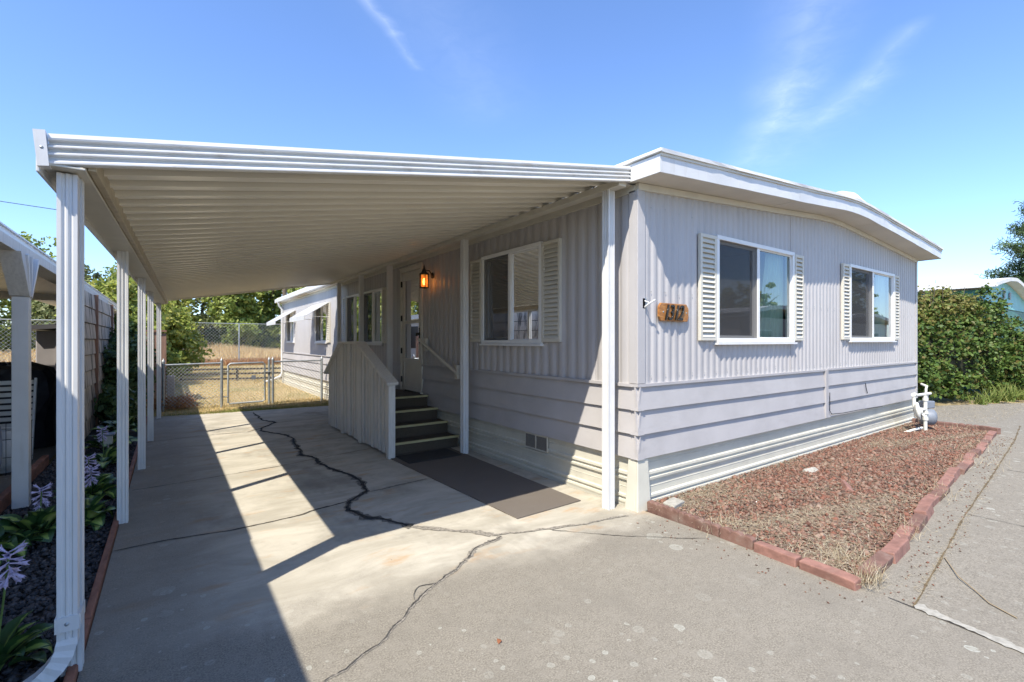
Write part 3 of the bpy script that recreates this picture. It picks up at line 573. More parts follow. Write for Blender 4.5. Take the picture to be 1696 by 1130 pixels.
# interior shell so that the glass shows a dim room
mb = MB(); mb.box(XW + 0.05, XE - 0.05, YE + 0.05, YB - 0.05, 0.58, 0.62); mb.build('interior_floor', M['interior'], house)
mb = MB(); mb.box(XW + 0.05, XE - 0.05, YE + 0.05, YB - 0.05, 2.80, 2.82); mb.build('interior_ceiling', M['interior'], house)
mb = MB(); mb.box(7.0, 7.06, YE + 0.06, YB - 0.06, 0.62, 2.8); mb.box(XW + 0.06, 7.0, 6.2, 6.26, 0.62, 2.8); mb.box(XW + 0.06, 7.0, 12.2, 12.26, 0.62, 2.8); mb.box(7.06, XE - 0.05, 7.2, 7.26, 0.62, 2.8); mb.box(5.4, 5.46, 6.26, 12.2, 0.62, 2.8); mb.build('interior_partition', M['interior'], house)

# windows: frame > sash, pane, screen, curtain; shutter > slats
def T(axis, fixed, sgn):
    """maps (a along wall, d outwards, z) to world"""
    if axis == 'x': return lambda a, d, z: (a, fixed - d, z)
    return lambda a, d, z: (fixed - d, a, z)
def wbox(mb, F, a0, a1, d0, d1, z0, z1):
    p = [F(a, d, z) for z in (z0, z1) for d in (d0, d1) for a in (a0, a1)]
    return mb.add(p, [(0, 2, 3, 1), (4, 5, 7, 6), (0, 1, 5, 4), (2, 6, 7, 3), (0, 4, 6, 2), (1, 3, 7, 5)])
def window(axis, a0, a1, z0, z1, screen_first=True, curtain=None, mat='glazing_white', far=False):
    F = T(axis, YE if axis == 'x' else XW, -1); mb = MB(); fw = 0.045
    wbox(mb, F, a0 - fw, a1 + fw, -0.05, 0.045, z0 - fw, z0); wbox(mb, F, a0 - fw, a1 + fw, -0.05, 0.045, z1, z1 + fw)
    wbox(mb, F, a0 - fw, a0, -0.05, 0.043, z0, z1); wbox(mb, F, a1, a1 + fw, -0.05, 0.043, z0, z1)
    am = (a0 + a1) / 2; wbox(mb, F, am - 0.028, am + 0.028, -0.045, 0.032, z0, z1)
    fr = mb.build('window', M[mat], house, bevel=0.004)
    mb = MB(); wbox(mb, F, a0 - fw - 0.02, a1 + fw + 0.02, 0.0, 0.065, z0 - fw - 0.022, z0 - fw - 0.001); mb.build('sill', M[mat], fr)
    halves = [(a0, am - 0.028), (am + 0.028, a1)]
    for i, (p, q) in enumerate(halves):
        slid = (i == 0) == screen_first
        d = -0.008 if slid else 0.012
        s = 0.03 if slid else 0.014; mb = MB()
        wbox(mb, F, p, q, d - 0.018, d + 0.006, z0, z0 + s); wbox(mb, F, p, q, d - 0.018, d + 0.006, z1 - s, z1); wbox(mb, F, p, p + s, d - 0.018, d + 0.006, z0 + s, z1 - s); wbox(mb, F, q - s, q, d - 0.018, d + 0.006, z0 + s, z1 - s)
        mb.build('sash', M[mat], fr)
        mb = MB(); mb.add([F(p + s, d - 0.006, z0 + s), F(q - s, d - 0.006, z0 + s), F(q - s, d - 0.006, z1 - s), F(p + s, d - 0.006, z1 - s)], [(0, 1, 2, 3)]); mb.build('pane', M['glass'], fr)
        if slid: mb = MB(); mb.add([F(p, 0.026, z0), F(q, 0.026, z0), F(q, 0.026, z1), F(p, 0.026, z1)], [(0, 1, 2, 3)]); mb.build('insect_screen', M['screenmesh'], fr)
    def drape(c0, c1, c2, d):
        """curtain hanging between a=c0..c1 at top and c0..c2 at foot"""
        mb = MB(); vs = []; fs = []; n = 28
        for j in range(9):
            t = j / 8; z = z1 + 0.05 - (z1 - z0 + 0.2) * t; e = c1 + (c2 - c1) * t ** 1.3
            for i in range(n + 1): u = i / n; vs.append(F(c0 + (e - c0) * u, d + 0.022 * math.sin(u * n * 1.35), z))
        for j in range(8):
            for i in range(n): fs.append((j * (n + 1) + i, j * (n + 1) + i + 1, (j + 1) * (n + 1) + i + 1, (j + 1) * (n + 1) + i))
        return mb.add(vs, fs, True).build('curtain', M['curtain'], fr)
    if curtain == 'right': drape(a1 + 0.02, am + 0.42, am + 0.12, -0.10)
    if curtain == 'full_right': drape(a1 + 0.02, am + 0.55, am + 0.40, -0.10)
    if curtain == 'left': drape(a0 - 0.02, a0 + 0.2, a0 + 0.25, -0.16)
    return fr
def shutter(axis, a0, a1, z0, z1, n=None):
    F = T(axis, YE if axis == 'x' else XW, -1); mb = MB(); w = 0.035
    n = n or int((z1 - z0) / 0.052)
    wbox(mb, F, a0, a0 + w, 0.012, 0.045, z0, z1); wbox(mb, F, a1 - w, a1, 0.012, 0.045, z0, z1); wbox(mb, F, a0 + w, a1 - w, 0.012, 0.045, z0, z0 + w); wbox(mb, F, a0 + w, a1 - w, 0.012, 0.045, z1 - w, z1)
    wbox(mb, F, a0 + w, a1 - w, 0.012, 0.016, z0 + w, z1 - w)
    sh = mb.build('shutter', M['trim'], house, bevel=0.003)
    h = (z1 - z0 - 2 * w) / n; z = z0 + w
    mb = MB(); p = [F(a0 + w, 0.048, z), F(a1 - w, 0.048, z), F(a1 - w, 0.018, z + h * 1.08), F(a0 + w, 0.018, z + h * 1.08), F(a0 + w, 0.040, z - 0.004), F(a1 - w, 0.040, z - 0.004), F(a1 - w, 0.014, z + h * 0.98), F(a0 + w, 0.014, z + h * 0.98)]
    mb.add(p, [(0, 1, 2, 3), (7, 6, 5, 4), (0, 4, 5, 1), (3, 2, 6, 7), (0, 3, 7, 4), (1, 5, 6, 2)]); first = mb.build('slat', M['trim'], sh)
    for i in range(1, n): c = copy_part(first, sh, (0, 0, i * h))
    return sh
window('x', *END_W[0], screen_first=True, curtain='right'); shutter('x', 4.28, 4.565, 1.505, 2.575); shutter('x', 6.295, 6.53, 1.505, 2.575)
window('x', *END_W[1], screen_first=True, curtain='full_right'); shutter('x', 7.76, 8.005, 1.52, 2.605); shutter('x', 9.895, 10.12, 1.52, 2.605)
window('y', *SIDE_W[0], screen_first=False, curtain=None); shutter('y', 3.78, 4.085, 1.49, 2.585); shutter('y', 5.345, 5.62, 1.49, 2.585)
window('y', *SIDE_W[1], screen_first=False); shutter('y', 8.70, 8.93, 1.46, 2.52)
window('y', *SIDE_W[2], screen_first=False); shutter('y', 11.25, 11.52, 1.46, 2.52)
window('y', *SIDE_W[3], screen_first=False); shutter('y', 12.66, 12.93, 1.46, 2.50)
window('y', *SIDE_W[4], screen_first=False)
# window awnings beyond the carport
for (a0, a1) in ((12.75, 14.55), (16.8, 18.45)):
    mb = MB(); n = 14
    for i in range(n):
        b = a0 + (a1 - a0) * i / n; c = a0 + (a1 - a0) * (i + 0.93) / n; zo = 0.012 if i % 2 else 0
        mb.hexa([(XW - 0.03, b, 2.50 + zo), (XW - 0.03, c, 2.50 + zo), (XW - 0.03, c, 2.512 + zo), (XW - 0.03, b, 2.512 + zo)], [(XW - 0.62, b, 2.12 + zo), (XW - 0.62, c, 2.12 + zo), (XW - 0.62, c, 2.132 + zo), (XW - 0.62, b, 2.132 + zo)])
    mb.box(XW - 0.63, XW - 0.615, a0, a1, 2.03, 2.145); aw = mb.build('awning', M['white'], house)
    for b in (a0 + 0.03, a1 - 0.03): MB().tube([(XW - 0.02, b, 2.12), (XW - 0.61, b, 2.13), (XW - 0.02, b, 2.5)], 0.01, 6).build('awning_arm', M['white'], aw)

# storm door
dr = MB(); F = T('y', XW, -1)
wbox(dr, F, DOOR[0] - 0.06, DOOR[0], -0.03, 0.035, DOOR[2] - 0.02, DOOR[3] + 0.06); wbox(dr, F, DOOR[1], DOOR[1] + 0.06, -0.03, 0.035, DOOR[2] - 0.02, DOOR[3] + 0.06); wbox(dr, F, DOOR[0], DOOR[1], -0.03, 0.035, DOOR[3], DOOR[3] + 0.06)
wbox(dr, F, DOOR[0] - 0.085, DOOR[1] + 0.085, 0.02, 0.05, DOOR[3] + 0.062, DOOR[3] + 0.082)
fr = dr.build('door_frame', M['door'], house, bevel=0.004)
dr = MB(); a0, a1 = DOOR[0] + 0.008, DOOR[1] - 0.008; z0, z1 = DOOR[2] + 0.01, DOOR[3] - 0.008
wbox(dr, F, a0, a0 + 0.085, -0.012, 0.018, z0, z1); wbox(dr, F, a1 - 0.085, a1, -0.012, 0.018, z0, z1); wbox(dr, F, a0 + 0.085, a1 - 0.085, -0.012, 0.018, z1 - 0.14, z1)
wbox(dr, F, a0 + 0.085, a1 - 0.085, -0.012, 0.018, 1.80, 1.85); wbox(dr, F, a0 + 0.085, a1 - 0.085, -0.012, 0.018, 1.14, 1.20); wbox(dr, F, a0 + 0.085, a1 - 0.085, -0.012, 0.018, z0, z0 + 0.07)
wbox(dr, F, a0 + 0.085, a1 - 0.085, -0.012, 0.008, z0 + 0.07, 1.14); door = dr.build('storm_door', M['door'], house, bevel=0.004)
for zz in ((1.20, 1.80), (1.85, z1 - 0.14)):
    mb = MB(); mb.add([F(a0 + 0.085, 0.004, zz[0]), F(a1 - 0.085, 0.004, zz[0]), F(a1 - 0.085, 0.004, zz[1]), F(a0 + 0.085, 0.004, zz[1])], [(0, 1, 2, 3)]); mb.build('pane', M['door_glass'], door)
mb = MB(); wbox(mb, F, a0, a1, -0.10, -0.06, z0, z1); mb.build('inner_door', M['red_door'], house)
mb = MB(); wbox(mb, F, a0 + 0.02, a0 + 0.055, 0.018, 0.03, 1.46, 1.72); mb.tube([F(a0 + 0.038, 0.03, 1.62), F(a0 + 0.038, 0.07, 1.62), F(a0 + 0.038, 0.075, 1.58)], 0.02, 8); mb.build('door_handle', M['black_iron'], door)
for zz in (0.78, 1.28, 1.85, 2.45):
    mb = MB(); wbox(mb, F, a1 - 0.006, a1 + 0.018, 0.018, 0.042, zz, zz + 0.10); mb.build('hinge', M['black_iron'], door)
# ------------------------------------------------------------------ carport
cp = thing('carport', 'white metal carport with ribbed fascia and pan roof leaning on the lilac home', 'carport', (1.4, 7, 0))
Y0, Y1 = 2.77, 11.9
def zb(x): return 2.235 + 0.1757 * (x + 0.44)
def xl(y): return -0.45 + 0.027 * (y - 2.75)
PP = [(0, 0.0), (0.002, 0.058), (0.024, 0.058), (0.026, -0.026), (0.044, -0.030), (0.056, 0.0), (0.11, 0.012), (0.17, 0.006)]
pts = []; k = 0
while Y0 + 0.02 + k * 0.205 < Y1:
    for t, h in PP:
        yy = Y0 + 0.02 + k * 0.205 + t * 0.205 / 0.2
        if yy < Y1: pts.append((yy, h))
    k += 1
pts.append((Y1, 0))
SL = [0, 0.25, 0.5, 0.75, 1.0]
def pan_sheet(o):
    vs = []; fs = []
    for yy, h in pts:
        for s in SL:
            xa = xl(yy) + 0.10; x = xa + (3.255 - xa) * s; vs.append((x, yy, zb(x) + 0.062 + h + o))
    n = len(SL)
    for i in range(len(pts) - 1):
        for j in range(n - 1): fs.append((i * n + j, i * n + j + 1, (i + 1) * n + j + 1, (i + 1) * n + j))
    return vs, fs
vs, fs = pan_sheet(0); MB().add(vs, fs).build('roof_pan', M['roofmetal'], cp)
vs, fs = pan_sheet(0.006); MB().add(vs, fs).build('roof_top_sheet', M['white'], cp)
# front fascia, ribbed
FP = [(0.0, 0.006), (0.004, 0.014), (0.012, 0.014), (0.030, -0.008), (0.036, -0.008), (0.042, 0.012), (0.048, 0.012), (0.062, -0.008), (0.067, -0.008), (0.073, 0.012), (0.079, 0.012), (0.093, -0.008), (0.098, -0.008), (0.104, 0.012), (0.112, 0.014), (0.131, 0.010), (0.134, 0.0), (0.134, -0.02)]
def ribbed_fascia(pa, pb, n, name='fascia', th=True):
    pa = Vector(pa); pb = Vector(pb); n = Vector(n); vs = []; fs = []; m = len(FP); N = 24
    for i in range(N + 1):
        c = pa + (pb - pa) * i / N; w = random.uniform(-0.0008, 0.0008)
        vs += [c + n * (d + w) + Vector((0, 0, h)) for h, d in FP] + [c - n * 0.02 + Vector((0, 0, 0.0))]
    m += 1
    for i in range(N):
        for q in range(m): a = i * m + q; b = i * m + (q + 1) % m; fs.append((a, b, b + m, a + m))
    fs += [tuple(range(m))[::-1], tuple(range(N * m, N * m + m))]
    return MB().add(vs, fs).build(name, M['fascia'], cp)
ribbed_fascia((-0.412, Y0, zb(-0.412)), (3.25, Y0, zb(3.25)), (0, -1, 0))
mb = MB(); mb.hexa([(-0.443, Y0 - 0.024, 2.226), (-0.407, Y0 - 0.024, 2.232), (-0.407, Y0 + 0.03, 2.232), (-0.443, Y0 + 0.03, 2.226)], [(-0.457, Y0 - 0.024, 2.374), (-0.419, Y0 - 0.024, 2.380), (-0.419, Y0 + 0.03, 2.380), (-0.457, Y0 + 0.03, 2.374)])
ec = mb.build('end_cap', M['white'], cp)
MB().lathe((-0.43, Y0 - 0.022, 2.305), [(0.0, 0.004), (0.006, 0.003), (0.008, 0)], 10, (0, -1, 0)).build('screw', M['galv'], ec)
# left gutter beam: outer face, underside, inner lip
A = (xl(Y0), Y0 - 0.01); B = (xl(Y1), Y1)
def skew(name, d0, d1, z0, z1, mat, ya=0.0):
    return MB().hexa([(A[0] + d0, A[1] + ya, z0), (A[0] + d1, A[1] + ya, z0), (A[0] + d1, A[1] + ya, z1), (A[0] + d0, A[1] + ya, z1)], [(B[0] + d0, B[1], z0), (B[0] + d1, B[1], z0), (B[0] + d1, B[1], z1), (B[0] + d0, B[1], z1)]).build(name, mat, cp, bevel=0.003)
skew('gutter_face', 0.0, 0.012, 2.205, 2.365, M['white']); skew('gutter_pan', 0.012, 0.155, 2.238, 2.248, M['trim']); skew('gutter_lip', 0.143, 0.155, 2.249, 2.34, M['tan'], 0.035)
skew('header', 0.158, 0.188, 2.250, 2.325, M['tan'], 0.035)
MB().box(3.15, 3.24, Y0 + 0.03, Y1, 2.845, 2.90).build('header', M['trim'], cp, bevel=0.003)
MB().box(xl(Y1) + 0.02, 3.25, Y1 + 0.001, Y1 + 0.015, 2.3, 2.31)
mb = MB(); mb.hexa([(xl(Y1), Y1 + 0.002, zb(xl(Y1))), (3.25, Y1 + 0.002, zb(3.25)), (3.25, Y1 + 0.014, zb(3.25)), (xl(Y1), Y1 + 0.014, zb(xl(Y1)))], [(xl(Y1), Y1 + 0.002, zb(xl(Y1)) + 0.125), (3.25, Y1 + 0.002, zb(3.25) + 0.125), (3.25, Y1 + 0.014, zb(3.25) + 0.125), (xl(Y1), Y1 + 0.014, zb(xl(Y1)) + 0.125)]); mb.build('rear_fascia', M['roofmetal'], cp)
def post_poly(w):
    h = w / 2; g = w * 0.10; P = []
    base = [(-h, -h), (-h * 0.55, -h), (-h * 0.45, -h + g), (-h * 0.15, -h + g), (-h * 0.08, -h), (h * 0.08, -h), (h * 0.15, -h + g), (h * 0.45, -h + g), (h * 0.55, -h)]
    for r in range(4):
        c, s = math.cos(r * math.pi / 2), math.sin(r * math.pi / 2); P += [(x * c - y * s, x * s + y * c) for x, y in base]
    return P
def make_post(x, y, h, w=0.08, first=None):
    if first is None:
        mb = MB(); mb.prism([(x + a, y + b, 0.0) for a, b in post_poly(w)], (0, 0, h)); o = mb.build('post', M['white'], cp)
        mb = MB(); mb.box(x - w / 2 - 0.006, x + w / 2 + 0.006, y - w / 2 - 0.006, y + w / 2 + 0.006, 0.0, 0.012)
        return o
    return None
LP = [(-0.357, 2.94), (-0.31, 5.08), (-0.26, 7.08), (-0.225, 8.98), (-0.16, 11.5)]
for (x, y) in LP: make_post(x, y, 2.24, 0.072)
RP = [(3.20, 2.97), (3.20, 5.54), (3.20, 8.20), (3.20, 9.75), (3.20, 11.32)]
for (x, y) in RP: make_post(x, y, 2.845)
# downspout strapped to the front post
DX, DY = -0.361, 2.852
mb = MB(); prof = [(-0.034, -0.032), (-0.02, -0.032), (-0.015, -0.026), (-0.008, -0.026), (-0.003, -0.032), (0.003, -0.032), (0.008, -0.026), (0.015, -0.026), (0.02, -0.032), (0.034, -0.032), (0.034, 0.032), (-0.034, 0.032)]
mb.prism([(DX + a, DY + b, 0.20) for a, b in prof], (0, 0, 2.03)); ds = mb.build('downspout', M['white'], cp)
# elbow of creased sections
mb = MB(); ring = []
for i in range(9):
    t = i / 8; ang = R(62) * t; rr = 0.17; cx = DX - rr + rr * math.cos(ang); cz = 0.20 - rr * math.sin(ang)
    sc = 1.0 + (0.06 if i % 2 else -0.03)
    ring.append([(cx + a * math.cos(ang) * sc, DY - 0.03 * t + b * sc, cz - a * math.sin(ang) * 0.9) for a, b in ((-0.035, -0.032), (0.035, -0.032), (0.035, 0.032), (-0.035, 0.032))])
for i in range(8): mb.hexa(ring[i], ring[i + 1])
e0 = Vector(ring[-1][0]) ; dv = Vector((-math.sin(R(62)), -0.1, -math.cos(R(62)))) * 0.07
mb.hexa(ring[-1], [tuple(Vector(p) + dv) for p in ring[-1]]); mb.build('elbow', M['white'], ds)
mb = MB(); mb.box(DX - 0.040, DX + 0.041, DY - 0.038, DY + 0.06, 0.235, 0.30); mb.box(DX + 0.041, DX + 0.044, DY - 0.02, DY + 0.115, 0.24, 0.295); st = mb.build('strap', M['white'], ds)
MB().lathe((DX, DY - 0.038, 0.268), [(0, 0.005), (0.007, 0.003), (0.009, 0)], 10, (0, -1, 0)).build('rivet', M['galv'], ds)

# ------------------------------------------------------------------ steps and railing
stp = thing('porch_steps', 'grey carpeted porch steps with pale yellow nosings and slatted white wooden railing', 'steps', (2.8, 7.2, 0))
ny = [5.94, 6.26, 6.58, 6.92]; nz = [0.16, 0.32, 0.48, 0.64]
for i in range(4):
    yb = ny[i + 1] if i < 3 else 8.66
    MB().box(2.37, 3.33 - 0.002 * i, ny[i], yb - 0.001, 0.002, nz[i]).build('step' if i < 3 else 'landing', M['carpet'], stp, bevel=0.006)
    MB().box(2.36, 3.335, ny[i] - 0.014, ny[i] + 0.03, nz[i] - 0.022, nz[i] + 0.006).build('nosing', M['nosing'], stp, bevel=0.006)
def rt(y):
    pr = [(5.80, 0.955), (7.04, 1.475), (7.92, 1.475), (8.79, 0.93)]
    if y <= pr[0][0]: return pr[0][1]
    for a, b in zip(pr[:-1], pr[1:]):
        if y <= b[0]: return a[1] + (b[1] - a[1]) * (y - a[0]) / (b[0] - a[0])
    return pr[-1][1]
XR = 2.30
yy = 5.93; i = 0
while yy < 8.74:
    w = 0.086; z0 = 0.03 + random.uniform(0, 0.015); xo = random.uniform(-0.007, 0.007); rz = random.uniform(-0.006, 0.006)
    MB().hexa([(XR - 0.02 + xo, yy, z0), (XR + 0.018 + xo, yy, z0), (XR + 0.018 + xo, yy + w, z0), (XR - 0.02 + xo, yy + w, z0)], [(XR - 0.02 + xo, yy + rz, rt(yy) - 0.02), (XR + 0.018 + xo, yy + rz, rt(yy) - 0.02), (XR + 0.018 + xo, yy + w + rz, rt(yy + w) - 0.02), (XR - 0.02 + xo, yy + w + rz, rt(yy + w) - 0.02)]).build('slat', M['woodwhite'], stp, bevel=0.003)
    yy += 0.128; i += 1
for y in (5.855, 7.04, 7.93):
    MB().box(XR - 0.045 if y < 6 else XR - 0.024, XR + 0.045, y - 0.045, y + 0.045, 0.0, rt(y) - 0.012).build('newel_post', M['woodwhite'], stp, bevel=0.004)
for a, b in (((5.78), 7.05), (7.05, 7.92), (7.92, 8.81)):
    pa = Vector((XR, a, rt(a))); pb = Vector((XR, b, rt(b))); MB().beam(pa, pb, 0.15, 0.038).build('top_rail', M['woodwhite'], stp, bevel=0.005)
for zz in (0.25, 0.62): MB().box(XR + 0.019, XR + 0.055, 5.9, 8.72, zz, zz + 0.085).build('stringer', M['woodwhite'], stp)
hr = thing('wall_handrail', 'sloping cream wooden handrail fixed to the lilac wall right of the door', 'handrail', (3.3, 6.5, 1.3))
MB().tube([(3.275, 7.12, 1.52), (3.275, 5.88, 1.045)], 0.024, 12).build('rail', M['trim'], hr)
for (y, z) in ((6.98, 1.44), (5.96, 1.06)):
    MB().box(3.30, 3.352, y - 0.035, y + 0.035, z - 0.10, z + 0.10).build('bracket', M['trim'], hr, bevel=0.004)
    MB().tube([(3.30, y, z - 0.02), (3.275, y, z + 0.015)], 0.012, 8).build('bracket_arm', M['trim'], hr)

# lantern
ln = thing('wall_lantern', 'lit amber glass lantern with black iron frame beside the storm door', 'lantern', (3.22, 6.80, 2.3))
mb = MB(); cx, cy, lz0, lz1 = 3.22, 6.82, 2.33, 2.535
for k in range(6):
    a = math.pi / 3 * k + 0.3; b = a + math.pi / 3; r = 0.068
    mb.tube([(cx + r * math.cos(a), cy + r * math.sin(a), lz0), (cx + r * math.cos(a), cy + r * math.sin(a), lz1)], 0.006, 6)
    for z in (lz0, lz1): mb.tube([(cx + r * math.cos(a), cy + r * math.sin(a), z), (cx + r * math.cos(b), cy + r * math.sin(b), z)], 0.007, 6)
mb.lathe((cx, cy, lz0 - 0.012), [(0.0, 0), (0.05, 0.002), (0.07, 0.012)], 6); mb.build('frame', M['black_iron'], ln)
mb = MB(); mb.lathe((cx, cy, lz1), [(0.078, 0), (0.074, 0.012), (0.045, 0.03), (0.03, 0.06), (0.034, 0.065), (0.02, 0.085), (0.012, 0.105), (0.016, 0.115), (0.008, 0.13), (0.003, 0.155), (0, 0.157)], 14); mb.build('cap', M['black_iron'], ln)
mb = MB(); mb.lathe((cx, cy, lz0 + 0.004), [(0.060, 0), (0.060, lz1 - lz0 - 0.008)], 6); mb.build('glass_panel', M['amber'], ln)
MB().lathe((cx, cy, 2.37), [(0.0, 0), (0.016, 0.01), (0.022, 0.05), (0.018, 0.09), (0.0, 0.11)], 10).build('bulb', M['bulb'], ln)
mb = MB(); mb.lathe((3.362, 6.82, 2.53), [(0.0, 0.012), (0.045, 0.012), (0.05, 0)], 14, (-1, 0, 0)); mb.tube([(3.355, 6.82, 2.53), (3.31, 6.82, 2.60), (3.25, 6.82, 2.60), (3.22, 6.82, 2.57)], 0.009, 8); mb.build('bracket', M['black_iron'], ln)
pl = D.lights.new('lantern_bulb', 'POINT'); pl.energy = 1.3; pl.color = (1, 0.6, 0.25); pl.shadow_soft_size = 0.03
po = link(D.objects.new('lantern_bulb', pl), ln); po.location = (0, 0.02, 0.125)

# mats
rn = MB(); vs = []; fs = []; n = 26
for i in range(n + 1):
    t = i / n; y = 3.23 + (5.90 - 3.23) * t; xa = 2.38 - 0.10 * t; xb = 3.13 + 0.06 * t
    for s in range(7): x = xa + (xb - xa) * s / 6; vs.append((x, y + (0.02 * (s / 6)), 0.010 + random.uniform(-0.001, 0.0015)))
for i in range(n):
    for s in range(6): fs.append((i * 7 + s, i * 7 + s + 1, (i + 1) * 7 + s + 1, (i + 1) * 7 + s))
k = len(vs); vs += [(2.38, 3.23, 0.001), (3.13, 3.25, 0.001), (3.19, 5.92, 0.001), (2.28, 5.9, 0.001)]
fs += [tuple([k, k + 1] + list(range(6, -1, -1))), tuple([k + 3, k] + [j * 7 for j in range(0, n + 1)][:]), tuple([k + 1, k + 2] + [j * 7 + 6 for j in range(n, -1, -1)])]
tag(rn.add(vs, fs).build('carpet_runner', M['runner']), 'long ribbed grey-brown carpet runner on the driveway below the steps', 'mat')
tag(MB().box(2.36, 3.10, 5.42, 5.86, 0.0125, 0.022).build('doormat', M['doormat'], bevel=0.003), 'small black rubber doormat at the foot of the steps', 'doormat')

# house number plaque and hook
pq = thing('house_number_plaque', 'orange wooden plaque with black numerals 1312 on the lilac end wall', 'house number', (3.85, YE - 0.03, 1.77))
mb = MB(); W2, H2 = 0.225, 0.083
poly = [(-W2, -H2 * 0.5), (-W2 + 0.03, -H2), (W2 - 0.02, -H2), (W2, -H2 * 0.55), (W2, H2 * 0.5), (W2 - 0.035, H2), (-W2 + 0.03, H2), (-W2, H2 * 0.6)]
mb.prism([(3.855 + a, YE - 0.02, 1.768 + b) for a, b in poly], (0, -0.022, 0)); mb.build('board', M['plaque'], pq, bevel=0.004)
def digits():
    deps = bpy.context.evaluated_depsgraph_get()
    x = 3.855 - 0.180
    for ch in '1312':
        c = D.curves.new('numeral', 'FONT'); c.body = ch; c.size = 0.205; c.shear = 0.38; c.extrude = 0.006; c.bevel_depth = 0.0016; c.offset = -0.0008
        t = D.objects.new('numeral_curve', c); COL.objects.link(t); bpy.context.view_layer.update()
        me = D.meshes.new_from_object(t.evaluated_get(bpy.context.evaluated_depsgraph_get())); D.objects.remove(t); D.curves.remove(c)
        me.materials.clear(); me.materials.append(M['numeral']); o = link(D.objects.new('numeral', me), pq)
        o.rotation_euler = (R(90), 0, 0); o.scale = (0.80, 1.0, 1.0)
        o.location = Vector((x, YE - 0.049, 1.696)) - wloc(pq); x += {'1': 0.070, '3': 0.078, '2': 0.0}[ch]
M['numeral'] = plain('black_glossy_numeral', (0.012, 0.011, 0.010), 0.22, 0.1, 20, spec=0.8)
digits()
for a in (-0.165, 0.19): MB().lathe((3.855 + a, YE - 0.042, 1.768), [(0, 0.005), (0.007, 0.003), (0.009, 0)], 8, (0, -1, 0)).build('screw', M['galv'], pq)
hk = thing('wall_hook', 'small white metal flag bracket beside the corner of the end wall', 'hook', (3.44, YE - 0.03, 1.8))
mb = MB(); mb.box(3.42, 3.475, YE - 0.026, YE - 0.018, 1.79, 1.88); mb.build('plate', M['galv'], hk)
mb = MB(); mb.tube([(3.447, YE - 0.02, 1.80), (3.447, YE - 0.07, 1.83), (3.485, YE - 0.11, 1.865)], 0.008, 8); mb.tube([(3.447, YE - 0.02, 1.86), (3.452, YE - 0.07, 1.84)], 0.006, 8); mb.build('arm', M['white'], hk)
cb = MB(); cb.tube([(8.62, YE - 0.03, 0.86), (8.625, YE - 0.04, 0.78), (8.68, YE - 0.038, 0.70)], 0.006, 6); tag(cb.build('cable_stub', M['dark']), 'thin black cable hanging from the lower siding of the end wall', 'cable')
cb = MB(); cb.tube([(7.30, YE - 0.045, 0.80), (7.305, YE - 0.043, 0.55), (7.36, YE - 0.045, 0.50), (7.75, YE - 0.043, 0.48), (8.4, YE - 0.043, 0.475), (9.3, YE - 0.043, 0.455)], 0.005, 6); tag(cb.build('cable', M['dark']), 'thin dark cable running along the bottom edge of the end wall boards', 'cable')

# gas meter
gm = thing('gas_meter', 'cream piped gas meter with round regulator at the far corner of the end wall', 'gas meter', (10.1, 2.5, 0))
G0 = Vector((10.1, 2.42, 0))
mb = MB(); mb.tube([(10.10, 2.40, -0.02), (10.10, 2.40, 0.60)], 0.026, 10)
for z in (0.20, 0.30, 0.52): mb.tube([(10.10, 2.40, z), (10.10, 2.40, z + 0.045)], 0.040, 10)
mb.tube([(9.75, 2.46, 0.62), (10.36, 2.40, 0.62)], 0.024, 10); mb.tube([(9.75, 2.46, 0.65), (9.75, 2.46, 0.44)], 0.024, 10); mb.tube([(9.72, 2.46, 0.635), (9.78, 2.46, 0.635)], 0.034, 10)
mb.tube([(9.75, 2.46, 0.38), (10.10, 2.40, 0.38)], 0.024, 10)
mb.tube([(10.34, 2.44, 0.62), (10.34, 2.44, 0.52)], 0.022, 10); mb.tube([(10.24, 2.44, 0.62), (10.24, 2.44, 0.50)], 0.020, 10)
mb.tube([(10.55, 2.5, 0.42), (10.55, 2.5, 0.68), (10.60, 2.5, 0.72), (10.80, 2.62, 0.74)], 0.018, 10); mb.tube([(10.34, 2.44, 0.42), (10.55, 2.5, 0.42)], 0.02, 10)
mb.build('pipe', M['pipe'], gm)
mb = MB(); mb.lathe((9.75, 2.40, 0.38), [(0, 0.05), (0.05, 0.05), (0.055, 0.02), (0.125, 0.012), (0.14, 0.0), (0.14, -0.02), (0.125, -0.03), (0.06, -0.06), (0, -0.06)], 22, (0.25, -1, 0.12)); mb.tube([(9.75, 2.38, 0.38), (9.75, 2.33, 0.30)], 0.02, 8); mb.build('regulator', M['pipe'], gm)
mb = MB(); mb.lathe((10.26, 2.36, 0.24), [(0, 0.06), (0.09, 0.055), (0.125, 0.03), (0.135, 0.0), (0.135, -0.10), (0.12, -0.15), (0, -0.16)], 24, (0.5, -1, 0)); mb.build('meter_body', M['meter'], gm)
mb = MB(); mb.box(10.19, 10.39, 2.36, 2.50, 0.38, 0.50, rot=(0, 0, -0.3)); mb.build('meter_index', M['meter'], gm, bevel=0.015)
mb = MB(); mb.tube([(9.55, 2.60, 0.0), (9.75, 2.46, 0.07), (10.0, 2.42, 0.08)], 0.02, 8); mb.build('support', M['pipe'], gm)

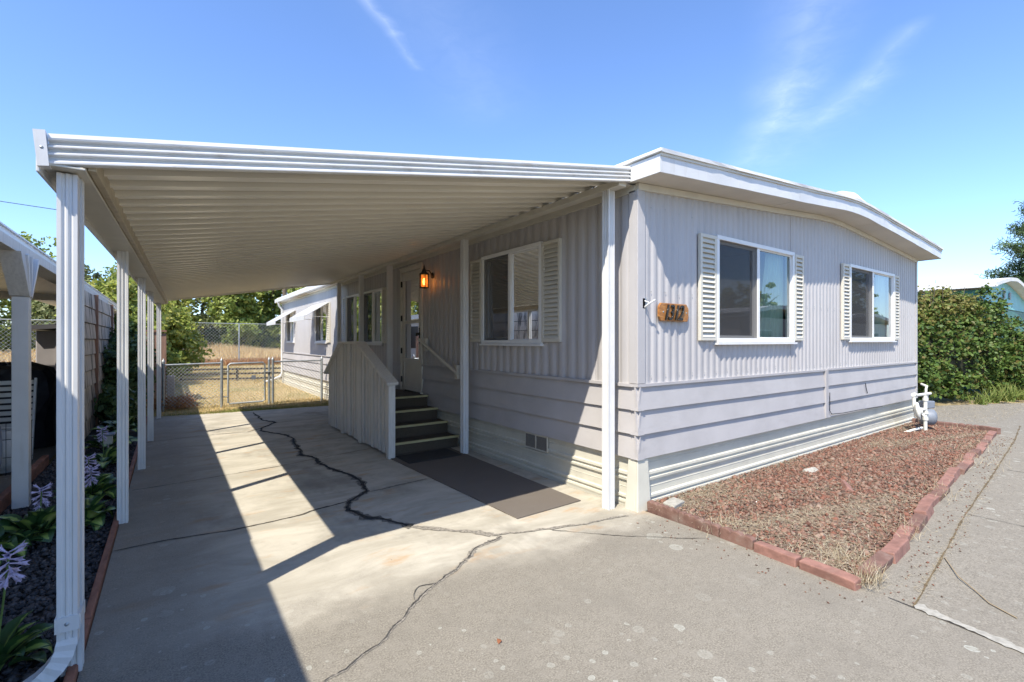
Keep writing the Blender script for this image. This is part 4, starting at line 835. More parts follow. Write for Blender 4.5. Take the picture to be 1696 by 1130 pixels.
# ------------------------------------------------------------------ red gravel bed with edging
BEDP = [(3.47, 2.72), (3.40, 1.13), (4.58, 1.22), (5.8, 1.33), (7.45, 1.46), (9.32, 1.60), (10.8, 1.75), (10.9, 2.2), (10.97, 2.75)]
bed = tag(MB().prism([(x, y, -0.055) for x, y in BEDP], (0, 0, 0.075)).build('garden_bed', M['soil']), kind='structure')
def in_bed(n, rng):
    P = []
    x = rng.uniform(3.46, 10.86, n * 2); y = rng.uniform(1.15, 2.80, n * 2)
    lo = np.interp(x, [3.46, 4.58, 5.8, 7.45, 9.32, 10.8], [1.15, 1.25, 1.36, 1.49, 1.63, 1.76]); ok = y > lo
    return x[ok][:n], y[ok][:n]
rng = np.random.default_rng(3)
x, y = in_bed(26000, rng); nf = np.sin(x * 2.1 + 3 * np.sin(y * 3.2)) * np.cos(y * 4.4 + x) ; keep = rng.uniform(0, 1, len(x)) > np.clip(nf, 0, 1) * 0.8
x, y = x[keep], y[keep]; P = np.stack([x, y, 0.022 + rng.uniform(0, 0.014, len(x))], 1); SZ = rng.uniform(0.007, 0.019, len(P)); SZ[::9] *= 1.9
tag(rocks_mesh('lava_gravel', P, SZ, M['lava'], rng=rng), 'red lava rock chips covering the front garden bed', 'gravel', kind='stuff')
q = 260; xs_ = rng.uniform(3.4, 10.6, q); ys_ = np.interp(xs_, [3.46, 10.67], [1.02, 1.62]) - np.abs(rng.normal(0, 0.10, q)); P = np.stack([xs_, ys_, np.full(q, 0.002)], 1)
x2 = rng.uniform(3.05, 3.38, 60); P = np.concatenate([P, np.stack([x2, rng.uniform(1.0, 2.6, 60), np.full(60, 0.004)], 1)])
tag(rocks_mesh('spilled_gravel', P, rng.uniform(0.004, 0.010, len(P)), M['lava'], rng=rng), 'loose red chips spilled onto the concrete around the brick edging', 'gravel', kind='stuff')
def blades(name, P, L, wd, mat, lean=0.5, flat=False, parent=None, rng=rng):
    n = len(P); wd = np.asarray(wd).reshape(-1); a = rng.uniform(0, 2 * np.pi, n); dx, dy = np.cos(a), np.sin(a); ln = rng.uniform(0.1, lean, n)
    if flat: h = rng.uniform(0.02, 0.35, n); r = np.ones(n)
    else: h = np.cos(ln); r = np.sin(ln)
    tip = P + np.stack([dx * r * L, dy * r * L, h * L * (0.35 if flat else 1)], 1)
    b = rng.uniform(0, 2 * np.pi, n) if not flat else a + np.pi / 2
    s = np.stack([np.cos(b) * wd, np.sin(b) * wd, np.zeros(n)], 1); mid = P + (tip - P) * 0.55; mid[:, 2] += 0.08 * L * (1 if not flat else 0.5)
    V = np.concatenate([np.stack([P - s, P + s, mid + s * 0.7, mid - s * 0.7], 1), np.stack([mid - s * 0.7, mid + s * 0.7, tip + s * 0.08, tip - s * 0.08], 1)], 0)
    return np_mesh(name, V, 4, mat, parent, 'stuff')
x, y = in_bed(30000, rng); nf = np.sin(x * 2.1 + 3 * np.sin(y * 3.2)) * np.cos(y * 4.4 + x) * 0.7 + 0.10 + 0.5 * np.clip((6.5 - x) / 3, 0, 1) * np.clip(np.sin(x * 3 + y * 5) * .5 + .7, 0, 1); keep = rng.uniform(0, 1, len(x)) < np.clip(nf, 0.04, 1)
x, y = x[keep], y[keep]; P = np.stack([x, y, 0.03 + rng.uniform(0, 0.012, len(x))], 1)
tag(blades('dry_straw', P, rng.uniform(0.03, 0.12, len(P)), 0.0016 + 0 * P[:, :1], M['straw'], flat=True), 'bleached dry grass straw lying over the red gravel bed', 'dry grass')
# weeds tuft at the front corner and along the edge
cl = []
for (cx, cy, n, sp) in ((3.52, 1.10, 260, 0.07), (3.7, 1.3, 200, 0.12), (4.6, 1.24, 130, 0.15), (6.0, 1.35, 120, 0.2), (7.9, 1.44, 120, 0.25), (3.62, 2.1, 120, 0.12), (9.2, 1.6, 120, 0.3), (10.9, 2.1, 120, 0.2)):
    q = rng.normal(0, sp, (n, 2)); cl.append(np.stack([cx + q[:, 0], cy + q[:, 1] * 0.5, np.full(n, 0.02)], 1))
P = np.concatenate(cl); tag(blades('dry_weeds', P, rng.uniform(0.03, 0.13, len(P)), 0.0018 + 0 * P[:, :1], M['straw'], lean=1.3), 'tufts of dead weeds along the inside of the red edging', 'weeds')
P = []
for t in np.linspace(0, 1, 900): xx = 3.6 + t * 7; P.append((xx + rng.normal(0, .02), 0.865 + (0.08 * (xx - 3.4)) + rng.normal(0, .022) + (rng.uniform(0, .13) if rng.uniform() < .25 else 0), 0.0))
tag(blades('joint_debris', np.array(P), rng.uniform(0.01, 0.06, 900), 0.0016 + np.zeros((900, 1)), M['straw'], flat=True), 'brown plant litter caught in the long sidewalk joint', 'plant litter')

def brick(x, y, ang, L, h, w, scallop, tilt, mat, label):
    mb = MB(); n = 3 if scallop else 1; poly = [(-L / 2, -0.05), (L / 2, -0.05)]
    top = []
    if scallop:
        for k in range(n):
            for t in range(5): u = math.pi * t / 4; top.append((L / 2 - L / n * (k + 0.5) + (L / n / 2) * math.cos(u), h * 0.78 + h * 0.22 * math.sin(u)))
    else: top = [(L / 2, h * random.uniform(0.92, 1)), (L * 0.15, h * random.uniform(0.95, 1.04)), (-L * 0.2, h * random.uniform(0.93, 1.03)), (-L / 2, h * random.uniform(0.9, 1))]
    poly += top; m = Matrix.Rotation(ang, 3, 'Z') @ Matrix.Rotation(tilt, 3, 'X')
    pts = [m @ Vector((a, -w / 2, b)) + Vector((x, y, 0)) for a, b in poly]; off = m @ Vector((0, w, 0)); mb.prism(pts, off)
    o = mb.build('edging_brick', mat, None, bevel=0.007); tag(o, label, 'edging brick', 'edging bricks around the gravel bed'); return o
# front-left row, from the house corner to the sidewalk corner
row = [(2.66, 0.17, 1), (2.50, 0.17, 1), (2.33, 0.17, 1), (2.14, 0.21, 1), (1.90, 0.27, 1), (1.61, 0.30, 0), (1.28, 0.34, 0)]
names = ['brown scalloped edging piece touching the white skirting corner', 'second brown scalloped piece from the skirting corner', 'third brown scalloped piece from the skirting corner', 'fourth scalloped piece from the skirting corner, on the driveway edge', 'long brown scalloped piece next to the salmon edging', 'smooth salmon red edging piece midway along the driveway side', 'wide salmon edging piece at the front corner of the bed']
for (yy, L, sc), nm in zip(row, names):
    brick(3.475 - 0.08 * (2.74 - yy) / 1.54 + random.uniform(-0.004, 0.004), yy, R(87) + random.uniform(-0.04, 0.04), L * 0.97, 0.085 if sc else 0.062, 0.055 if sc else 0.085, sc, random.uniform(-0.12, 0.05), M['brick_brown'] if sc else M['brick_red'], nm)
Xc = 3.52; i = 0; total = []
while Xc < 10.5:
    L = random.uniform(0.32, 0.46); total.append((Xc + L / 2, L)); Xc += L + 0.01
for i, (xx, L) in enumerate(total):
    yy = float(np.interp(xx, [3.46, 4.58, 5.8, 7.45, 9.32, 10.67], [1.10, 1.21, 1.32, 1.45, 1.59, 1.70])); slope = R(4.9)
    dist = 'nearest the front corner' if i == 0 else ('next to the front corner piece' if i == 1 else None)
    ORD = ['first', 'second', 'third', 'fourth', 'fifth', 'sixth', 'seventh', 'eighth', 'ninth', 'tenth', 'eleventh', 'twelfth', 'thirteenth', 'fourteenth', 'fifteenth', 'sixteenth', 'seventeenth', 'eighteenth', 'nineteenth', 'twentieth', 'twenty-first', 'twenty-second', 'twenty-third', 'twenty-fourth', 'twenty-fifth', 'twenty-sixth', 'twenty-seventh', 'twenty-eighth']
    lab = f"{'salmon red' if i % 3 else 'brown'} edging brick, {ORD[i]} from the front corner along the sidewalk" 
    brick(xx, yy + random.uniform(-0.02, 0.02), slope + random.uniform(-0.05, 0.05), L, random.uniform(0.05, 0.075), 0.085, i % 4 == 2, random.uniform(-0.2, 0.25), M['brick_red'] if i % 3 else M['brick_brown'], lab)
for i, (xx, yy, a) in enumerate(((10.90, 1.78, 1.2), (10.93, 2.03, 1.6), (10.90, 2.29, 1.75), (10.96, 2.54, 1.4), (10.99, 2.79, 1.6))):
    brick(xx, yy, a, 0.27, 0.10, 0.08, i % 2, random.uniform(-0.1, 0.2), M['brick_brown'], ['first', 'second', 'third', 'fourth', 'last'][i] + ' brown edging brick of the short far row, counted from the sidewalk')
for (x, y, s, a, l) in ((5.55, 1.95, 0.33, 0.5, 'broken pink edging brick lying in the middle of the gravel bed'), (5.9, 2.42, 0.2, -0.2, 'pale broken block lying in the gravel near the skirting')):
    o = brick(x, y, a, s, 0.055, 0.07, 0, 0.5, M['brick_red'] if s > 0.25 else M['paintpatch'], l); del o['group']
o = brick(3.66, 2.62, 0.15, 0.20, 0.07, 0.11, 0, 0.1, M['paintpatch'], 'pale concrete block against the skirting at the bed corner'); del o['group']
mb = MB(); mb.tube([(4.35, 0.93, 0.004), (4.05, 0.80, 0.012), (3.92, 0.70, 0.006), (3.80, 0.62, 0.004), (3.72, 0.50, 0.003)], 0.0035, 5); tag(mb.build('twig', M['straw']), 'thin curved dry twig lying on the sidewalk', 'twig')
mb = MB(); mb.add([(1.32, 1.95, 0.004), (1.343, 1.955, 0.010), (1.350, 1.975, 0.004), (1.332, 1.982, 0.012), (1.322, 1.965, 0.008)], [(0, 1, 4), (1, 2, 3), (1, 3, 4)]); tag(mb.build('dead_leaf', plain('rust_dead_leaf', (0.24, 0.09, 0.04), 0.7)), 'small rust brown dead leaf on the driveway', 'leaf')

# ------------------------------------------------------------------ left planting bed
slab('planting_bed', [(-1.2, -4), (-0.375, -4), (-0.375, 12), (-1.2, 12)], -0.1, -0.02, M['darksoil'])
n = 15000; x = rng.uniform(-1.18, -0.38, n); y = 1.5 + rng.uniform(0, 1, n) ** 1.5 * 8
tag(rocks_mesh('dark_gravel', np.stack([x, y, rng.uniform(-0.02, 0.0, n)], 1), rng.uniform(0.010, 0.027, n), M['darkrock'], rng=rng), 'dark lava gravel between the carport posts and the timber edging', 'gravel', kind='stuff')
for i, (a, b) in enumerate(((1.2, 3.35), (3.36, 6.2), (6.22, 9.0), (9.02, 11.7))):
    MB_ = MB().box(-0.372, -0.334, a, b, -0.08, 0.035); o = MB_.build('edging_board', M['edging_wood'], bevel=0.006)
    tag(o, ['red stained edging board behind the front post', 'red stained edging board between the first and second left posts', 'red stained edging board between the second and third left posts', 'red stained edging board at the far end of the driveway'][i], 'edging board', 'edging boards along the driveway')
o = MB().box(-1.26, -1.20, 5.2, 8.1, -0.05, 0.10).build('edging_timber', M['edging_wood'], bevel=0.008); tag(o, 'thick rust red timber edging the neighboring carport floor', 'edging timber')

def leaf_mesh(L=0.22, Wd=0.075, droop=0.5, fold=0.25, nu=7, nv=5, name='leaf'):
    vs = []; fs = []; at = []
    for i in range(nu + 1):
        t = i / nu; w = Wd * (math.sin(math.pi * min(1, t * 1.02) ** 0.75) ** 0.85 if t < 0.98 else 0.03); x = L * (t * math.cos(droop * t)); z = L * (0.55 * t - droop * t * t * 0.9)
        for j in range(nv):
            s = -1 + 2 * j / (nv - 1); vs.append((x, s * w, z + abs(s) * w * fold + 0.004 * math.sin(t * 9 + s * 3))); at.append(1.0 - abs(s) * 0.95 if 0.05 < t < 0.95 else 0.3)
    for i in range(nu):
        for j in range(nv - 1): fs.append((i * nv + j, (i + 1) * nv + j, (i + 1) * nv + j + 1, i * nv + j + 1))
    me = D.meshes.new(name); me.from_pydata(vs, [], fs); a = me.attributes.new('vein', 'FLOAT', 'POINT'); a.data.foreach_set('value', at)
    me.polygons.foreach_set('use_smooth', [True] * len(fs)); me.materials.append(M['hosta']); me.update(); return me
LEAFS = [leaf_mesh(0.22, 0.078, 0.75), leaf_mesh(0.20, 0.070, 1.0), leaf_mesh(0.24, 0.074, 0.55), leaf_mesh(0.22, 0.045, 0.5, 0.45)]
def flower_head(root, x, y, z, n=18, hang=True, s=1.0):
    mb = MB()
    for i in range(n):
        a = i * 2.4; zz = z - i * 0.0075 * s; d = Vector((math.cos(a), math.sin(a), 0.5 - 1.9 * i / n)).normalized()
        p = Vector((x, y, zz)); L = random.uniform(0.055, 0.075) * s; r = 0.0095 * s
        mb.tube([p, p + d * L * 0.45, p + d * L * 0.8, p + d * L], [0.003 * s, r * 0.5, r, r * 1.35], 6, cap=False)
        for k in range(5):
            b = k * 1.257; u = d.orthogonal().normalized(); v = d.cross(u); e = p + d * L; rr = u * math.cos(b) + v * math.sin(b); t = rr.cross(d)
            mb.add([e + rr * r * 1.2 - t * r * .5, e + rr * r * 1.2 + t * r * .5, e + rr * r * 2.3 + d * r * 1.2], [(0, 1, 2)])
    return mb.build('flower_head', M['petal'], root)
def hosta(x, y, n, s, label, stalks=()):
    root = thing('hosta_plant', label, 'hosta', (x, y, -0.02), 'hostas in the left planting bed')
    for i in range(n):
        me = random.choice(LEAFS); o = link(D.objects.new('leaf', me), root); t = i / n; a = i * 2.399 + random.uniform(-0.3, 0.3)
        el = 1.15 - 1.15 * t + random.uniform(-0.15, 0.15); r = 0.03 + 0.09 * t
        o.location = (r * math.cos(a) * s, r * math.sin(a) * s, (0.10 - 0.04 * t) * s); o.rotation_euler = (random.uniform(-0.4, 0.4), -max(el, -0.1) * 0.7 + 0.1, a); q = s * random.uniform(0.75, 1.2); o.scale = (q, q, q)
    mb = MB()
    for i in range(0, n, 2): a = i * 2.399; mb.tube([(x, y, -0.02), (x + 0.06 * math.cos(a) * s, y + 0.06 * math.sin(a) * s, 0.09 * s)], 0.004, 5)
    mb.build('leaf_stem', M['stem'], root)
    for (dx, dy, h) in stalks:
        mb = MB(); mb.tube([(x, y, 0), (x + dx * 0.6, y + dy * 0.6, h * 0.6), (x + dx, y + dy, h + 0.02)], 0.0045, 6); mb.build('flower_stalk', M['stem'], root)
        flower_head(root, x + dx, y + dy, h + 0.03, s=0.85)
hosta(-0.64, 3.10, 26, 0.85, 'large variegated hosta in the near left corner with a lilac flower stalk', [(0.055, -0.035, 0.52)])
hosta(-0.80, 5.0, 30, 1.1, 'variegated hosta beside the white wooden post with a lilac flower', [(0.0, 0.12, 0.33)])
hosta(-0.55, 5.15, 26, 1.0, 'variegated hosta spreading against the second carport post', [])
hosta(-0.60, 6.0, 22, 0.9, 'hosta with two lilac flower heads behind the front post', [(-0.02, 0.0, 0.37), (0.02, -0.2, 0.30)])
hosta(-0.98, 4.7, 26, 1.0, 'variegated hosta at the left edge by the rust red timber', [])
hosta(-0.62, 7.4, 22, 1.0, 'dark hosta beneath the plank wall beside the path light', [(-0.03, 0.1, 0.42)])
hosta(-0.68, 8.6, 22, 1.1, 'hosta between the second and third left posts', [])
hosta(-0.62, 9.9, 20, 1.2, 'hosta behind the third left post', [])
pt = thing('path_light', 'small square grey path light among the hostas below the plank wall', 'path light', (-0.62, 7.8, 0))
MB().tube([(-0.62, 7.8, -0.03), (-0.62, 7.8, 0.22)], 0.01, 6).build('stake', M['galv'], pt); MB().box(-0.665, -0.575, 7.755, 7.845, 0.22, 0.32).build('lens', plain('frosted_lens', (0.45, 0.46, 0.40), 0.4), pt); MB().box(-0.69, -0.55, 7.73, 7.87, 0.32, 0.345).build('cap', M['meter'], pt, bevel=0.008)
pt = thing('path_light', 'brass sided path light at the left edge of the photo behind the lilac flower', 'path light', (-0.835, 3.72, 0))
MB().tube([(-0.835, 3.72, -0.03), (-0.835, 3.72, 0.26)], 0.01, 6).build('stake', M['galv'], pt); MB().box(-0.875, -0.795, 3.68, 3.76, 0.26, 0.36).build('lens', plain('brass_lens', (0.25, 0.22, 0.12), 0.4), pt); MB().box(-0.89, -0.78, 3.665, 3.775, 0.36, 0.38).build('cap', M['meter'], pt)

# ------------------------------------------------------------------ neighbor on the left
nc = thing('neighbor_carport', 'white neighboring carport with slatted metal roof at the left edge', 'carport', (-2.9, 5, 0))
def nz_(x): return 2.38 + 0.03 * (-1.2 - x)
yy = -3.0; mb = MB(); vs = []; fs = []; k = 0
while yy < 13.4:
    for t, h in ((0, 0), (0.02, 0.03), (0.10, 0.03), (0.12, 0.0)): vs += [(-4.6, yy + t, nz_(-4.6) + 0.05 + h), (-1.22, yy + t, nz_(-1.22) + 0.05 + h)]
    yy += 0.24
n = len(vs) // 2
for i in range(n - 1): fs.append((2 * i, 2 * i + 1, 2 * i + 3, 2 * i + 2))
mb.add(vs, fs); mb.build('roof_pan', M['roofmetal'], nc)
mb = MB()
for (z0, z1, d) in ((2.385, 2.415, 0.0), (2.415, 2.465, -0.02), (2.465, 2.495, 0.0), (2.495, 2.53, -0.015), (2.53, 2.545, 0.005)): mb.box(-1.24, -1.20 + d, -3, 21.8, z0, z1)
mb.build('fascia', M['fascia'], nc)
MB().box(-1.16 - 0.10, -1.06, 3.2, 13.35, 2.27, 2.36).build('header', M['woodwhite'], nc, bevel=0.004)
MB().box(-4.6, -1.25, 13.4, 13.43, 2.33, 2.50).build('rear_fascia', M['white'], nc)
for y in (6.1, 0.2):
    pw = MB().box(-1.14, -1.03, y - 0.055, y + 0.055, 0.0, 1.90).build('post', M['white'], nc, bevel=0.005)
    mb = MB(); mb.hexa([(-1.15, y - 0.07, 1.905), (-1.02, y - 0.07, 1.905), (-1.02, y + 0.0, 1.905), (-1.15, y + 0.0, 1.905)], [(-1.17, y - 0.33, 2.27), (-1.03, y - 0.33, 2.27), (-1.03, y - 0.18, 2.27), (-1.17, y - 0.18, 2.27)]); mb.build('brace', M['woodwhite'], nc)
    mb = MB(); mb.beam((-1.04, y - 0.02, 1.9), (-1.03, y - 0.15, 2.27), 0.035, 0.035, (1, 0, 0)); mb.beam((-1.04, y + 0.03, 1.9), (-1.03, y + 0.03, 2.27), 0.03, 0.03, (1, 0, 0)); mb.beam((-1.04, y + 0.03, 1.9), (-1.03, y + 0.26, 2.27), 0.04, 0.04, (1, 0, 0)); mb.build('bracket', M['white'], nc)
nh = thing('neighbor_home', 'pale neighboring home beyond the plank wall, half hidden by carport posts', 'mobile home', (-3, 18, 0))
MB().box(-4.9, -4.62, -3, 13.2, 0, 2.9).build('wall', M['siding'], nh)
MB().box(-2.1, -1.45, 16.5, 21.8, 0.0, 2.36).build('wall', M['siding'], nh); MB().box(-2.3, -1.25, 13.45, 21.8, 2.365, 2.38).build('soffit', M['soffit'], nh); MB().box(-1.446, -1.44, 17.9, 18.9, 1.2, 2.1).build('window', M['dark'], nh)
# plank shed wall
sw = thing('storage_wall', 'stained grey plywood storage wall with rust orange battens left of the carport', 'wall', (-1.03, 11, 0))
cols = [(8.3, 9.2), (9.28, 10.93), (11.0, 13.68), (13.76, 14.4)]
for (a, b) in cols:
    for r in range(9):
        z0 = 0.02 + r * 0.253; jx = random.uniform(-0.006, 0.006)
        MB().hexa([(-1.06, a, z0), (-1.028 + jx, a, z0), (-1.028 + jx, b, z0), (-1.06, b, z0)], [(-1.06, a, z0 + 0.238), (-1.045 + jx, a, z0 + 0.238), (-1.045 + jx, b, z0 + 0.238), (-1.06, b, z0 + 0.238)]).build('plank', M['ply'], sw)
for y in (9.24, 10.965, 13.72): MB().box(-1.06, -1.0, y - 0.035, y + 0.035, 0.0, 2.3).build('batten', M['batten'], sw, bevel=0.003)
MB().box(-1.10, -1.062, 8.3, 14.4, 0, 2.3).build('backing', M['dark'], sw)
# resin shed far left
rs = thing('resin_shed', 'beige resin garden shed with dark sloping roof behind the plank wall', 'shed', (-2.2, 14.8, 0))
MB().box(-2.28, -1.3, 14.0, 15.6, -0.04, 1.72).build('wall', M['shed'], rs, bevel=0.02); MB().box(-1.98, -1.94, 13.985, 13.999, 0.02, 1.68).build('corner_rib', M['shed'], rs)
mb = MB(); mb.hexa([(-2.42, 13.85, 1.73), (-1.3, 13.85, 1.82), (-1.3, 15.7, 1.82), (-2.42, 15.7, 1.73)], [(-2.42, 13.85, 1.82), (-1.3, 13.85, 1.93), (-1.3, 15.7, 1.93), (-2.42, 15.7, 1.82)]); mb.build('roof', M['shedroof'], rs)
# stored things under the neighbor roof
gr = thing('covered_grill', 'large barbecue under a crumpled black cover in the neighboring carport', 'grill', (-1.9, 9.6, 0))
vs = []; fs = []; nn = 18
for j, (z, rx, ry) in enumerate(((0.0, .50, .34), (0.35, .48, .33), (0.75, .50, .34), (0.98, .52, .35), (1.10, .44, .30), (1.17, .25, .2), (1.18, .02, .02))):
    for i in range(nn): a = 2 * math.pi * i / nn; c, s = math.cos(a), math.sin(a); q = (abs(c) ** 4 + abs(s) ** 4) ** -0.25; w = random.uniform(0.93, 1.07); vs.append((-1.85 + c * q * rx * w, 9.6 + s * q * ry * w, z + random.uniform(-.03, .03) * (z > 0.5)))
for j in range(6):
    for i in range(nn): fs.append((j * nn + i, j * nn + (i + 1) % nn, (j + 1) * nn + (i + 1) % nn, (j + 1) * nn + i))
MB().add(vs, fs).build('cover', M['tarp'], gr)
fc = thing('folding_chair', 'white slatted folding chair frame leaning in the neighboring carport', 'chair', (-1.62, 8.5, 0))
mb = MB()
for x in (-1.86, -1.40): mb.beam((x, 8.35, 0.02), (x, 8.62, 1.02), 0.025, 0.045)
mb.build('frame', M['tank'], fc)
for k in range(8): MB().box(-1.85, -1.41, 8.47 + 0.022 * k, 8.49 + 0.022 * k, 0.42 + k * 0.075, 0.47 + k * 0.075).build('slat', M['tank'], fc)
mb = MB(); mb.tube([(-1.45, 8.2, 0.02), (-1.42, 8.22, 0.35), (-1.45, 8.25, 0.44), (-1.85, 8.25, 0.45)], 0.015, 8); mb.build('seat_frame', M['tank'], fc)
gt = thing('gas_bottle', 'small white gas bottle behind a black wire panel at the left edge', 'gas bottle', (-1.55, 7.85, 0))
MB().lathe((-1.55, 7.85, 0), [(0.10, 0), (0.10, 0.03), (0.13, 0.05), (0.15, 0.11), (0.15, 0.27), (0.13, 0.34), (0.07, 0.38), (0.03, 0.39), (0.025, 0.42), (0, 0.42)], 20).build('body', M['tank'], gt)
mb = MB(); mb.lathe((-1.55, 7.85, 0.37), [(0.09, 0), (0.09, 0.10), (0.085, 0.10), (0.085, 0)], 16); mb.build('collar', M['tank'], gt)
MB().lathe((-1.55, 7.85, 0.40), [(0.03, 0), (0.035, 0.03), (0.03, 0.05), (0, 0.05)], 10).build('valve', M['dark'], gt)
wp = thing('wire_panel', 'black wire mesh dog pen panel in the neighboring carport', 'wire panel', (-1.5, 7.6, 0))
mb = MB()
for k in range(11): x = -1.95 + k * 0.068; mb.tube([(x, 7.6, 0.0), (x, 7.6, 0.6)], 0.0028, 4, cap=False)
for z in (0.01, 0.2, 0.4, 0.6): mb.tube([(-1.96, 7.6, z), (-1.26, 7.6, z)], 0.0035, 4, cap=False)
mb.build('wire', M['dark'], wp)
wc = thing('office_chair', 'black padded chair with a grey rim and armrests at the far left edge', 'chair', (-1.65, 6.9, 0))
vs = []
mb = MB(); m = Euler((R(-12), 0, R(15))).to_matrix()
poly = [(0.30 * math.copysign(abs(math.cos(a)) ** 0.6, math.cos(a)), 0, 0.36 * math.copysign(abs(math.sin(a)) ** 0.6, math.sin(a))) for a in [2 * math.pi * k / 22 for k in range(22)]]
C = Vector((-1.72, 7.0, 0.42)); mb.prism([m @ Vector(p) + C for p in poly], m @ Vector((0, 0.08, 0))); mb.build('backrest', M['dark'], wc, bevel=0.03)
mb = MB(); mb.tube([m @ Vector((p[0] * 1.05, -0.01, p[2] * 1.05)) + C for p in poly + poly[:1]], 0.018, 8, cap=False); mb.build('rim', M['meter'], wc)
MB().box(-2.0, -1.45, 6.5, 6.95, 0.22, 0.30).build('seat', M['dark'], wc, bevel=0.03)
MB().box(-1.47, -1.41, 6.45, 6.95, 0.62, 0.80).build('armrest', M['tank'], wc, bevel=0.01)
mb = MB(); mb.tube([(-1.7, 6.75, 0.22), (-1.7, 6.75, 0.06)], 0.03, 8)
for k in range(5): a = k * 1.257; mb.tube([(-1.7, 6.75, 0.07), (-1.7 + 0.28 * math.cos(a), 6.75 + 0.28 * math.sin(a), 0.03)], 0.018, 6)
mb.build('base', M['dark'], wc)
um = thing('patio_umbrella', 'closed grey patio umbrella leaning at the left edge of the photo', 'umbrella', (-2.55, 10.6, 0.7))
MB().tube([(-2.9, 10.6, 1.75), (-2.56, 10.62, 1.05), (-2.52, 10.62, 0.98)], [0.10, 0.06, 0.03], 10).build('canopy', M['shed'], um); MB().tube([(-2.52, 10.62, 0.99), (-2.42, 10.63, 0.78)], 0.022, 8).build('pole', M['dark'], um)
MB().box(-2.43, -2.41, 10.62, 10.64, 0.0, 0.79).build('stand', M['dark'], um)

# ------------------------------------------------------------------ chain link fences
def clip_wires(mb, F, a0, a1, z0, z1, pitch, r):
    H_ = z1 - z0; s = a0 - H_
    while s < a1:
        for sg in (1, -1):
            # line a = s + t, z = z0 + t (sg=1) or z = z1 - t
            t0 = max(0, a0 - s); t1 = min(H_, a1 - s)
            if t1 - t0 > 0.01:
                p = (s + t0, z0 + t0) if sg == 1 else (s + t0, z1 - t0); q = (s + t1, z0 + t1) if sg == 1 else (s + t1, z1 - t1)
                mb.tube([F(p[0], 0.004 * sg, p[1]), F(q[0], 0.004 * sg, q[1])], r, 3, cap=False, smooth=False)
        s += pitch
F1 = lambda a, d, z: (a, 12.9 + d, z)
fl = thing('chain_link_fence', 'low chain link fence across the yard left of the gate', 'fence', (0.4, 12.9, 0))
for x in (-0.1, 0.99): 
    p_ = MB().tube([(x, 12.9, -0.05), (x, 12.9, 1.04)], 0.03, 10).build('post', M['galv'], fl); MB().lathe((x, 12.9, 1.04), [(0.034, 0), (0.03, 0.03), (0.008, 0.05), (0.006, 0.075), (0, 0.075)], 10).build('post_cap', M['galv'], p_)
MB().tube([(-0.1, 12.9, 0.97), (0.97, 12.9, 0.99)], 0.02, 8).build('top_rail', M['galv'], fl)
mb = MB(); clip_wires(mb, F1, -0.1, 0.96, 0.03, 0.97, 0.075, 0.0035); mb.build('wire_mesh', M['wire'], fl, kind='stuff')
gt_ = thing('chain_link_gate', 'chain link garden gate with galvanised tube frame at the end of the driveway', 'gate', (1.5, 12.9, 0))
mb = MB(); mb.tube([(1.12, 12.92, 0.05), (1.12, 12.92, 0.93), (1.17, 12.92, 0.97), (1.84, 12.92, 0.98), (1.89, 12.92, 0.94), (1.89, 12.92, 0.07), (1.84, 12.92, 0.04), (1.14, 12.92, 0.03)], 0.021, 8); mb.build('frame', M['galv'], gt_)
mb = MB(); clip_wires(mb, lambda a, d, z: (a, 12.92 + d, z), 1.14, 1.87, 0.05, 0.95, 0.075, 0.0035); mb.build('wire_mesh', M['wire'], gt_, kind='stuff')
mb = MB()
for x, z in ((1.055, 0.2), (1.055, 0.8), (1.95, 0.75)): mb.tube([(x - 0.06, 12.91, z), (x + 0.07, 12.91, z)], 0.014, 6)
mb.build('hinge', M['galv'], gt_); MB().box(1.60, 1.69, 12.88, 12.895, 0.58, 0.68).build('sign_plate', M['meter'], gt_)
fr_ = thing('chain_link_fence', 'low chain link fence between the gate and the mobile home wall', 'fence', (2.6, 12.95, 0))
for x in (1.99, 2.07, 3.22):
    p_ = MB().tube([(x, 12.95, -0.05), (x, 12.95, 1.04)], 0.03, 10).build('post', M['galv'], fr_); MB().lathe((x, 12.95, 1.04), [(0.034, 0), (0.03, 0.03), (0.008, 0.05), (0.006, 0.075), (0, 0.075)], 10).build('post_cap', M['galv'], p_)
MB().tube([(2.07, 12.95, 0.99), (3.22, 12.95, 1.0)], 0.02, 8).build('top_rail', M['galv'], fr_)
mb = MB(); clip_wires(mb, lambda a, d, z: (a, 12.95 + d, z), 2.08, 3.2, 0.03, 0.97, 0.075, 0.0035); mb.build('wire_mesh', M['wire'], fr_, kind='stuff')
tf = thing('tall_chain_link_fence', 'tall chain link fence with pipe rail between the lawn and the dry field', 'fence', (0, 35, 0))
FY = 34.6
for k in range(8):
    x = -18.0 + k * 3.6
    MB().tube([(x, FY, -0.05), (x, FY, 2.62)], 0.038, 8).build('post', M['galv'], tf)
MB().tube([(-18.0, FY, 2.6), (7.5, FY, 2.6)], 0.026, 6).build('top_rail', M['galv'], tf)
mb = MB(); clip_wires(mb, lambda a, d, z: (a, FY + d, z), -12.0, 7.4, 0.05, 2.58, 0.19, 0.0042); mb.build('wire_mesh', M['wire'], tf, kind='stuff')
